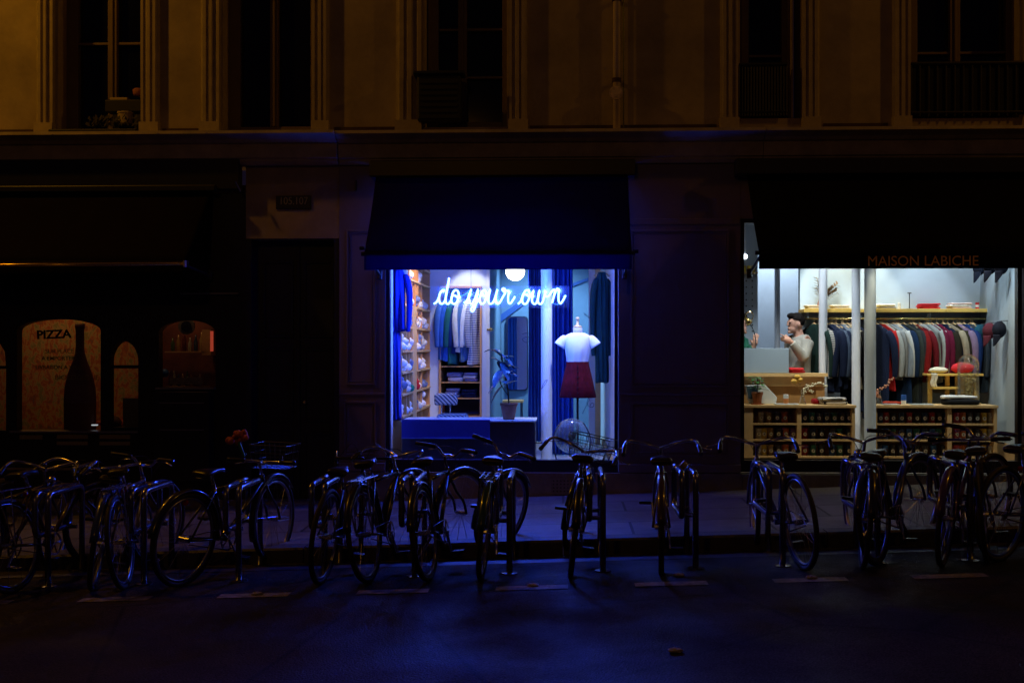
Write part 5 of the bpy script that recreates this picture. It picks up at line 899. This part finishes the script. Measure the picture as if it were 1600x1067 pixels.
def person(lab, P, face, shirtm, trm, hairm, arms, pts):
    """P = dict of joints in world space"""
    t = MB(); hd = P['head']; nk = P['neck']; ch = P['chest']; hip = P['hip']; f = Vector(face).normalized(); s_ = Vector((f.y, -f.x, 0)); up = Vector((0, 0, 1))
    t.ball(hd+up*.01, (.070+.015*abs(f.x), .070+.015*abs(f.y), .1), 18, 14); t.ball(hd+f*.03-up*.055, (.055, .055, .055), 14, 10); t.ball(hd+f*.094-up*.016, (.012, .011, .012), 10, 8); t.tube([hd+f*.084+up*.02, hd+f*.1-up*.018], [.007, .009], 8)
    t.ball(hd+f*.082-up*.052, (.016, .022, .008), 10, 6); t.ball(hd+f*.07-up*.092, (.024, .024, .02), 10, 8)
    for sg in (-1, 1): t.ball(hd+s_*sg*.08-f*.005-up*.012, (.014, .014, .03), 10, 8); t.ball(hd+f*.078+s_*sg*.03+up*.022, (.014, .014, .007), 8, 6)
    t.tube([hd-up*.06-f*.02, nk], [.052, .056], 12); t.tube([nk-up*.01, ch, (ch+hip)/2, hip], [.09, .13, .12, .125], 16, flat=.8)
    L, Rr = P['shoulders']; t.tube([L, nk-up*.03, Rr], [.06, .075, .06], 12)
    for hipx, kn, an in P['legs']: t.tube([hipx, kn, an], [.085, .058, .042], 12); t.ball(an+f*.07-up*.04, (.11*abs(f.x)+.045, .11*abs(f.y)+.045, .03), 12, 8)
    for (sh, el, wr, dv, sd, pn, pt) in arms: t.tube([sh, el], [.05, .038], 10); t.tube([el, wr], [.04, .025], 10); hand(t, wr, dv, sd, pn, .95, pt)
    body = t.build('person', skin, remesh=.007); tag(body, lab, 'person')
    m = MB(); m.tube([nk+up*.005, nk-up*.05, ch, (ch+hip)/2, hip-up*.02], [.07, .12, .155, .145, .15], 18, flat=.82); m.tube([L, nk-up*.045, Rr], [.075, .085, .075], 12)
    for (sh, el, wr, dv, sd, pn, pt) in arms: m.tube([sh, (sh*2+el)/3, el], [.074, .066, .056], 12); m.tube([el, (el+wr*2)/3, wr-(wr-el).normalized()*.015], [.056, .05, .042], 12)
    m.build('sweater', shirtm, body, remesh=.009)
    m = MB(); m.tube([hip+up*.03, hip-up*.08], [.142, .135], 16, flat=.85)
    for hipx, kn, an in P['legs']: m.tube([hipx, kn, an+up*.02], [.1, .075, .06], 12)
    m.build('trousers', trm, body, remesh=.012)
    m = MB(); m.ball(hd-f*.018+up*.04, (.088, .088, .086), 20, 14, wob=lambda d: .05*math.sin(d.x*11+d.z*7)*math.sin(d.y*9)); m.v = [v if (v.z > hd.z+.035 or (v-hd).dot(f) < -.005) and v.z > hd.z-.075 else Vector((hd.x, hd.y, hd.z+.03)) for v in m.v]; m.ball(hd+f*.045+up*.088, (.055, .055, .035), 14, 8); m.build('hair', hairm, body, remesh=.008)
    for sg in (-1, 1): m = MB(); m.ball(hd+f*.082+s_*sg*.03+up*.004, .0075); m.build('eye', mat('eye_dark', (.02, .015, .012), .2), body)
    return body
Y1 = 13.48; xh = PX(1247, Y1); fz = F2
def W(px, py, y=Y1): return at(px, py, y)
hairm = mat('dark_hair', (.007, .005, .004), .8, var=.3, vscale=60, spec=.15)
hp = W(1249, 588); person('young man in a light grey sweater pointing left behind the cash desk',
    dict(head=W(1243, 506), neck=W(1249, 528), chest=W(1250, 545), hip=hp, shoulders=(W(1236, 533, Y1+.1), W(1262, 533, Y1-.08)), legs=[(hp+Vector((0, s*.09, -.04)), Vector((hp.x-.01, hp.y+s*.1, fz+.46)), Vector((hp.x+.02, hp.y+s*.11, fz+.085))) for s in (-1, 1)]),
    (-1, -.25, 0), cloth('greysweater', (.34, .34, .31), .12), cloth('darkjeans', (.02, .025, .05)), hairm,
    [(W(1262, 534, Y1-.1), W(1256, 560, Y1-.2), W(1236, 534, Y1-.28), (-1, -.1, .45), (0, -.3, 1), (-.3, .9, -.2), True), (W(1236, 534, Y1+.12), W(1232, 562, Y1+.16), W(1226, 585, Y1+.02), (-.5, -.6, -.3), (-.5, .5, .3), (0, 0, -1), False)], None)
Y2 = 13.45; hp = W(1150, 592, Y2); person('person in a dark green top gesturing, mostly hidden by the grey pier edge',
    dict(head=W(1154, 506, Y2), neck=W(1150, 528, Y2), chest=W(1149, 546, Y2), hip=hp, shoulders=(W(1140, 533, Y2-.1), W(1160, 533, Y2+.05)), legs=[(hp+Vector((0, s*.09, -.04)), Vector((hp.x+.01, hp.y+s*.1, fz+.46)), Vector((hp.x-.02, hp.y+s*.11, fz+.085))) for s in (-1, 1)]),
    (1, -.2, 0), cloth('greentop', (.02, .12, .08), .12), cloth('darkjeans', (.02, .025, .05)), hairm,
    [(W(1159, 532, Y2-.1), W(1166, 552, Y2-.16), W(1178, 541, Y2-.2), (.2, 0, 1), (-.8, -.3, 0), (.3, .8, 0), False), (W(1142, 533, Y2+.05), W(1140, 562, Y2+.1), W(1152, 585, Y2-.05), (.5, -.6, -.3), (.5, .5, .3), (0, 0, -1), False)], None)
# ------------------------------------------------------------------ bicycle racks
def roundpath(pts, r, n=5):
    out = []; P = [Vector(p) for p in pts]
    for i, p in enumerate(P):
        if i in (0, len(P)-1): out.append(p); continue
        a = (P[i-1]-p).normalized(); b = (P[i+1]-p).normalized(); s_, e = p+a*r, p+b*r
        for j in range(n+1): u = j/n; out.append(s_*(1-u)**2+p*2*u*(1-u)+e*u*u)
    return out
rackY0, rackY1 = 8.62, 9.24
rk = [(75, 'at the far left edge among the dark bicycles'), (225, 'second from the left, below the pizzeria window'), (373, 'in front of the dark street door'), (507, 'behind the drop bar bicycle'), (648, 'between the two bicycles left of centre'), (796, 'just below the rubber plant'), (942, 'right of the bicycle with the wire basket'), (1087, 'right of the lone upright bicycle'), (1223, 'holding the slim bicycle below the left counter'), (1371, 'below the thick column'), (1516, 'among the crowded bicycles at the right')]
H = .665
proto = None
for i, (px, lab) in enumerate(rk):
    x = PX(px, rackY0); t = thing('bicycle_rack', 'glossy dark tubular bicycle rack %s' % lab, 'bicycle rack', (x, rackY0, gz(x)), group='bicycle racks along the kerb')
    if proto is None:
        D = rackY1-rackY0; a = MB(local=True); a.tube(roundpath([(0, 0, -.05), (0, 0, H), (0, D, H+.0), (0, D, -.05)], .07), .022, 12); o1 = a.build('hoop', steel, t, smooth=True)
        b = MB(local=True); ring = roundpath([(-.095, .3, H+.005), (-.095, .0, H+.005), (-.095, .0, .36), (-.0955, D, .36), (-.095, D, H+.005), (-.095, .3, H+.005)], .07); b.tube(ring, .022, 12); o2 = b.build('side_loop', steel, t, smooth=True)
        c = MB(local=True); c.tube([(-.095, .12, .36), (0, .12, .36)], .016, 8); o3_ = c.build('cross_tube', steel, t)
        proto = [o1, o2, o3_]
        d = MB(local=True); d.tube([(-.095, D-.1, .36), (0, D-.1, .36)], .016, 8); proto.append(d.build('cross_tube', steel, t))
        for yy_ in (0, D): d = MB(local=True); d.lathe([(.06, .001), (.06, .008), (.03, .012)], (0, yy_, .0), n=16); proto.append(d.build('foot_plate', steel, t))
    else:
        for o in proto: n = o.copy(); n.parent = t; COL.objects.link(n)
# ------------------------------------------------------------------ bicycles
spk = mat('spoke_steel', (.35, .35, .38), .3, 1); leather = mat('saddle_vinyl', (.02, .018, .02), .3); grip = mat('grip_rubber', (.015, .015, .02), .35)
def paintm(n, c): return mat('bike_paint_'+n, c, .28, coat=1, spec=.6)
PAINT = {'black': paintm('black', (.015, .015, .018)), 'blue': paintm('blue', (.03, .05, .2)), 'brown': paintm('brown', (.06, .03, .015)), 'grey': paintm('grey', (.12, .12, .15)), 'white': paintm('white', (.5, .5, .52)), 'green': paintm('green', (.02, .07, .05)), 'purple': paintm('purple', (.08, .04, .16)), 'blue_lit_rim': paintm('blue_lit_rim', (.05, .14, .8))}  # last entry puts blue neon light into the rim colour
def bike(lab, px, Y, head, steer=0, lean=0, style='flat', paint='black', fender=True, basket=False, rack_=False, lamp=False, rim='chrome', step=False, hb=0, kick=False):
    """px,Y = ground point midway between wheels; head = degrees from straight away, clockwise; local x forward"""
    x = PX(px, Y); h = R(90-head); grade = math.atan(.036*math.cos(h)); z_ = gz(x)
    t = thing('bicycle', lab, 'bicycle', (x, Y, z_), (R(lean), -grade, h), group='bicycles parked along the kerb'); t.rotation_mode = 'XYZ'
    pm = PAINT[paint]; rw = .335; rx, fx_ = -.5, .53; bb = Vector((-.07, 0, .28)); st = Vector((-.225, 0, .70+.014*((int(px)*7) % 5-2))); ht = Vector((.32, 0, .735+hb)); hbm = Vector((.36, 0, .625)); fa = Vector((fx_, 0, rw)); ra = Vector((rx, 0, rw))
    ax = (ht-hbm).normalized(); SM = Matrix.Translation(hbm) @ Matrix.Rotation(R(steer), 4, ax) @ Matrix.Translation(-hbm)
    def B(xf=None): return MB(xf=xf, local=True)
    def wheel(c, xf, front):
        m = B(xf); k = 40; pts = [(c.x+(rw-.019)*math.cos(2*math.pi*i/k), 0, c.z+(rw-.019)*math.sin(2*math.pi*i/k)) for i in range(k)]; m.tube(pts, .019, 8, closed=True); wo = m.build('wheel', rubber, t, smooth=True)
        m = B(xf); m.tube([(c.x+(rw-.044)*math.cos(2*math.pi*i/k), 0, c.z+(rw-.044)*math.sin(2*math.pi*i/k)) for i in range(k)], .0115, 8, closed=True); m.build('rim', mat('rim_alloy', (.3, .3, .33), .3, .95) if rim == 'chrome' else PAINT[rim], wo, smooth=True)
        m = B(xf)
        for i in range(24): a = 2*math.pi*i/24+(.1 if i % 2 else -.1); m.tube([(c.x+.02*math.cos(a+1.2*(-1)**i), .026*(-1)**i, c.z+.02*math.sin(a+1.2*(-1)**i)), (c.x+(rw-.05)*math.cos(a), 0, c.z+(rw-.05)*math.sin(a))], .0011, 4)
        m.build('spokes', spk, wo); m = B(xf); m.tube([c+Vector((0, -.045, 0)), c+Vector((0, .045, 0))], .018, 10); m.build('hub', chrome, wo)
        if fender:
            m = B(xf); a0, a1 = (20, 175) if not front else (60, 190)
            if not front: a0, a1 = 10, 190
            else: a0, a1 = 35, 200
            sgn = 1 if front else -1; n = 22; vs = []
            for i in range(n+1):
                a = R(a0+(a1-a0)*i/n) if front else R(a0-20+(a1-a0)*i/n)
                for (o_, dr) in ((-.028, -.008), (-.02, .006), (0, .012), (.02, .006), (.028, -.008)): vs.append((c.x+(rw+.014+dr)*math.cos(a), o_, c.z+(rw+.014+dr)*math.sin(a)))
            m.add(vs, [(i*5+j, i*5+j+1, (i+1)*5+j+1, (i+1)*5+j) for i in range(n) for j in range(4)]); m.build('mudguard', pm if paint != 'white' else chrome, t, smooth=True, solid=.002)
    wheel(ra, None, False); wheel(fa, SM, True)
    m = B(); top = ht-ax*.03
    if step: m.tube([bb, (.12, 0, .42), top-ax*.06], .017, 10); m.tube([bb+Vector((.02, 0, .03)), (.1, 0, .36), hbm+ax*.02], .016, 10)
    else: m.tube([st-Vector((-.018, 0, .05)), top-ax*.03], .0145, 10); m.tube([bb, hbm+ax*.03], .016, 10)
    m.tube([bb, st], .0145, 10); m.tube([hbm, top], .019, 12); m.tube([bb-Vector((0, .035, 0)), bb+Vector((0, .035, 0))], .022, 12)
    for s_ in (-1, 1): m.tube([bb+Vector((-.03, s_*.02, 0)), ra+Vector((.0, s_*.058, 0))], .008, 8); m.tube([st+Vector((.01, s_*.014, -.06)), ra+Vector((0, s_*.058, 0))], .0075, 8)
    m.build('frame', pm, t, smooth=True)
    m = B(SM)
    for s_ in (-1, 1): m.tube(smoothpath([hbm+Vector((0, s_*.03, -.015)), hbm+Vector((.04, s_*.05, -.1)), fa+Vector((-.04, s_*.052, .1)), fa+Vector((0, s_*.055, 0))]), .0105, 8)
    m.tube([hbm+Vector((0, -.04, -.012)), hbm+Vector((0, .04, -.012))], .014, 8); m.build('fork', pm, t, smooth=True)
    stt = ht+ax*.07; m = B(SM); m.tube([ht-ax*.03, stt], .012, 8)
    if style == 'drop': c = stt+Vector((.08, 0, 0))
    elif style == 'swept': c = stt+Vector((.05, 0, .0))
    else: c = stt+Vector((.05, 0, 0))
    m.tube([stt, c], .013, 8); m.build('stem', chrome if style != 'drop' else blackp, t); m = B(SM)
    if style == 'drop': hp_ = {s_: smoothpath([c, c+Vector((0, s_*.18, 0)), c+Vector((.05, s_*.205, .0)), c+Vector((.10, s_*.21, -.03)), c+Vector((.09, s_*.215, -.1)), c+Vector((.0, s_*.215, -.13))]) for s_ in (-1, 1)}; gk = 16
    elif style == 'swept': hp_ = {s_: smoothpath([c, c+Vector((.03, s_*.1, .03)), c+Vector((.0, s_*.23, .06)), c+Vector((-.08, s_*.27, .04)), c+Vector((-.2, s_*.285, -.03))]) for s_ in (-1, 1)}; gk = 16
    elif style == 'riser': hp_ = {s_: smoothpath([c, c+Vector((0, s_*.06, .0)), c+Vector((0, s_*.13, .05)), c+Vector((-.04, s_*.3, .06))]) for s_ in (-1, 1)}; gk = 10
    else: hp_ = {s_: smoothpath([c, c+Vector((0, s_*.12, .005)), c+Vector((-.03, s_*.29, .01))]) for s_ in (-1, 1)}; gk = 6
    for s_ in (-1, 1): m.tube(hp_[s_], .0115, 8)
    hbo = m.build('handlebar', chrome if style != 'drop' else blackp, t, smooth=True)
    for s_ in (-1, 1):
        q = hp_[s_][gk:]; m = B(SM); m.tube(q, .0165, 10); m.build('grip', grip, hbo, smooth=True)
        b0 = q[0]; m = B(SM); m.tube(smoothpath([b0+Vector((.02, 0, -.005)), b0+Vector((.045, s_*.03, -.02)), b0+Vector((.03, s_*.1, -.035))]) if style != 'drop' else smoothpath([hp_[s_][12], hp_[s_][12]+Vector((.04, 0, .05)), hp_[s_][12]+Vector((.05, 0, -.06))]), .0055, 6); m.build('brake_lever', chrome, hbo, smooth=True)
        m = B(SM); m.tube(smoothpath([b0+Vector((.03, 0, 0)), c+Vector((.13, s_*.09, .1 if style == 'drop' else .04)), c+Vector((.10, s_*.01, -.06)), hbm+Vector((.05, 0, .02))]), .0028, 5); m.build('brake_cable', blackp, hbo)
    sd = st+Vector((-.03, 0, .08)); m = B(); m.tube([st, sd], .0125, 8); m.build('seat_post', chrome, t)
    m = B(); rows = [(-.13, .06, -.002), (-.135, .075, .015), (-.1, .085, .03), (-.04, .07, .032), (.02, .035, .03), (.1, .022, .028), (.145, .015, .02), (.15, .008, .01)]; vs = []
    for (xx, hw, zz_) in rows:
        for (u, v) in ((-1, -.028), (-.97, -.005), (-.6, .004), (0, .002), (.6, .004), (.97, -.005), (1, -.028), (.4, -.03), (-.4, -.03)): vs.append(sd+Vector((xx, u*hw, zz_+v)))
    n = 9; m.add(vs, [(i*n+j, i*n+(j+1) % n, (i+1)*n+(j+1) % n, (i+1)*n+j) for i in range(7) for j in range(n)]+[tuple(range(n)), tuple(7*n+j for j in range(n))]); m.build('saddle', leather, t, smooth=True, sub=1)
    m = B(); [m.tube([sd+Vector((-.1, s_*.03, .005)), sd+Vector((-.02, s_*.02, -.012)), sd+Vector((.09, s_*.012, .008))], .0035, 6) for s_ in (-1, 1)]; m.build('saddle_rail', chrome, t)
    m = B(); m.lathe([(.075, -.003), (.088, -.003), (.088, .003), (.075, .003), (.075, -.003)], n=28, m=Matrix.Translation(bb+Vector((0, -.045, 0))) @ Matrix.Rotation(R(90), 4, 'X'), cap=False); ca = R(35+px % 90)
    for s_ in (-1, 1): d = Vector((math.cos(ca)*s_, 0, math.sin(ca)*s_)); m.tube([bb+Vector((0, s_*.05, 0)), bb+Vector((0, s_*.065, 0))+d*.165], .009, 8)
    for k in range(5): a = 2*math.pi*k/5; m.tube([bb+Vector((0, -.045, 0)), bb+Vector((.08*math.cos(a), -.045, .08*math.sin(a)))], .006, 6)
    co_ = m.build('crankset', chrome, t)
    for s_ in (-1, 1): d = Vector((math.cos(ca)*s_, 0, math.sin(ca)*s_)); pc = bb+Vector((0, s_*.115, 0))+d*.165; m = B(); m.cbox(pc, (.075, .085, .02)); m.build('pedal', blackp, co_, bevel=.004)
    m = B(); m.tube([bb+Vector((.0, -.045, .085)), ra+Vector((0, -.045, .03))], .004, 5); m.tube([bb+Vector((0, -.045, -.085)), ra+Vector((0, -.045, -.03))], .004, 5); m.build('chain', mat('oily_chain', (.08, .07, .06), .4, .8), t)
    if lamp: m = B(SM); lp = hbm+Vector((.09, 0, .08)); m.lathe([(.012, -.03), (.035, 0), (.036, .025), (.001, .03)], lp, n=16, m=Matrix.Rotation(R(90), 4, 'Y')); m.tube([lp, hbm+Vector((.02, 0, .05))], .006, 6); m.build('headlamp', chrome, t, smooth=True)
    if rack_:
        m = B(); z1 = .72
        for s_ in (-1, -.4, .4, 1): m.tube([(-.26, s_*.055, z1), (-.66, s_*.055, z1)], .005, 6)
        for xx in (-.3, -.48, -.66): m.tube([(xx, -.055, z1), (xx, .055, z1)], .005, 6)
        for s_ in (-1, 1): m.tube([(-.48, s_*.055, z1), (rx, s_*.062, rw)], .0055, 6); m.tube([(-.63, s_*.055, z1), (rx, s_*.062, rw)], .0055, 6)
        m.build('luggage_rack', chrome, t)
    m = B(); m.tube([(-.50, 0, .64 if rack_ else .60), (-.52, 0, .64 if rack_ else .60)], .02, 12) if fender else m.tube([st+Vector((-.03, 0, -.06)), st+Vector((-.045, 0, -.06))], .018, 12); m.build('rear_reflector', mat('red_reflector', (.3, .01, .01), .15), t)
    if kick: m = B(); m.tube([(-.2, .03, .27), (-.24, .2, .03)], .009, 8); m.build('kickstand', chrome, t)
    if basket:
        m = B(SM); x0, x1, z0, z1 = .42, .66, .74, .92
        if basket == 'rear': m = B(); x0, x1, z0, z1 = -.68, -.34, .73, .93
        for k in range(8):
            u = k/7
            for (xa_, ya_) in ((x0+(x1-x0)*u, -.16), (x0+(x1-x0)*u, .16)): m.tube([(xa_, ya_*.8, z0), (xa_, ya_, z1)], .002, 4)
            for xx in (x0, x1): yb_ = -.16+.32*u; m.tube([((x0+x1)/2+(xx-(x0+x1)/2)*.85, yb_*.8, z0), (xx, yb_, z1)], .002, 4)
            m.tube([(x0, (-.16+.32*u)*.8, z0), (x1, (-.16+.32*u)*.8, z0)], .002, 4)
        for u in (0, .33, .66, 1):
            q = .8+.2*u; zz_ = z0+(z1-z0)*u; m.tube([(x0, -.16*q, zz_), (x1, -.16*q, zz_), (x1, .16*q, zz_), (x0, .16*q, zz_)], .0025 if u < 1 else .004, 5, closed=True)
        bo = m.build('wire_basket', mat('basket_wire', (.12, .12, .13), .35, .9), t)
    return t
def gpt(px, py):  # ground depth for pixel
    Y = 8.5
    for _ in range(12): Y = FPX*(CZ-gz(PX(px, Y)))/(py-HOR)*1.0/(math.cos(YAW)) ; Y = Y*1.0
    return Y
# rear wheels near the viewer unless noted; heading 180 = front wheel nearest
bike('black bicycle cut by the left picture edge with its front wheel towards the kerb', 18, 8.85, 8, 12, 6, 'swept', 'black', lamp=True)
bike('dark brown bicycle with swept chrome handlebar at the far left', 92, 8.9, 14, -18, -7, 'swept', 'brown', rack_=True, fender=False)
bike('blue framed bicycle beside the second rack from the left, wheel turned', 158, 8.92, -14, 32, 8, 'flat', 'blue', rim='chrome')
bike('silver grey bicycle with straight handlebar below the pizzeria lower panels', 222, 8.95, -6, -28, -6, 'riser', 'grey', rack_=True, fender=False)
bike('dark bicycle angled across its rack before the street door, basket in front', 356, 8.95, 24, 10, 5, 'flat', 'black', basket=True, rack_=False, fender=True)
bike('slim drop bar racing bicycle leaning left of the grey panelled pier', 533, 8.93, 6, 14, 6, 'drop', 'blue', fender=False)
bike('black city bicycle with swept bars, first left of centre below the blue counter', 612, 8.93, 10, -20, -6, 'swept', 'black', rack_=True)
bike('black bicycle with blue lit mudguards and front wheel turned out below the blue counter', 697, 8.93, 8, -28, -6, 'riser', 'black', kick=True)
bike('dark green bicycle with front wheel turned in front of the rubber plant', 762, 8.92, 2, -32, 5, 'riser', 'green', rack_=True, step=True)
bike('dark bicycle with a wire basket in front of the mannequin window', 892, 8.9, 1, -16, 6, 'swept', 'black', basket=True, step=True, lamp=True)
bike('lone upright bicycle with wide swept handlebar before the wide grey pier', 1033, 8.9, 4.5, 3, 0, 'swept', 'brown', step=True, rack_=False)
bike('slim blue bicycle with chrome swept bars leaning on the rack below the left counter', 1218, 8.93, -9, -14, -5, 'swept', 'blue', fender=False)
bike('dark bicycle with a round headlamp below the columns', 1340, 8.93, 10, 12, 5, 'swept', 'black', lamp=True)
bike('blue framed bicycle with broad mudguards below the right counter', 1405, 8.98, 32, -12, -4, 'riser', 'blue', rack_=True, step=True)
bike('dark purple bicycle with thick rear mudguard nearest the road at the right', 1490, 8.88, 26, 18, 5, 'flat', 'purple')
bike('black bicycle with raised straight bars jammed behind the purple one', 1545, 9.0, 20, -30, -6, 'riser', 'black', fender=False)
bike('bicycle with bright blue lit rims cut by the right picture edge', 1618, 8.9, 48, 4, 3, 'flat', 'blue', fender=False, rim='blue_lit_rim')
# coloured load on a bicycle by the door
t = thing('flower_bunch', 'small bunch of orange red flowers on the bicycle handlebar by the street door', 'flowers', at(373, 690, 9.1)); m = MB(); p = at(373, 684, 9.1)
for k in range(16): m.ball(p+Vector((rnd.uniform(-.07, .07), rnd.uniform(-.05, .05), rnd.uniform(-.04, .05))), rnd.uniform(.018, .03), 8, 6, wob=lambda d: .2*math.sin(d.x*9)*math.sin(d.y*8+d.z*6))
m.build('blossom', mat('orange_petals', (.5, .1, .05), .7, var=.6, vscale=12), t, smooth=True); m = MB(); m.tube([p-Vector((0, 0, .03)), p-Vector((-.04, 0, .14))], .012, 6); m.build('stem', leafm, t)
m = MB(); p = at(1064, 724, 9.0); m.tube([p, p+Vector((.03, 0, -.03))], .035, 12); tag(m.build('cup', mat('paper_cup', (.3, .25, .16), .6)), 'tan paper cup wedged on the rack right of the lone upright bicycle', 'cup')
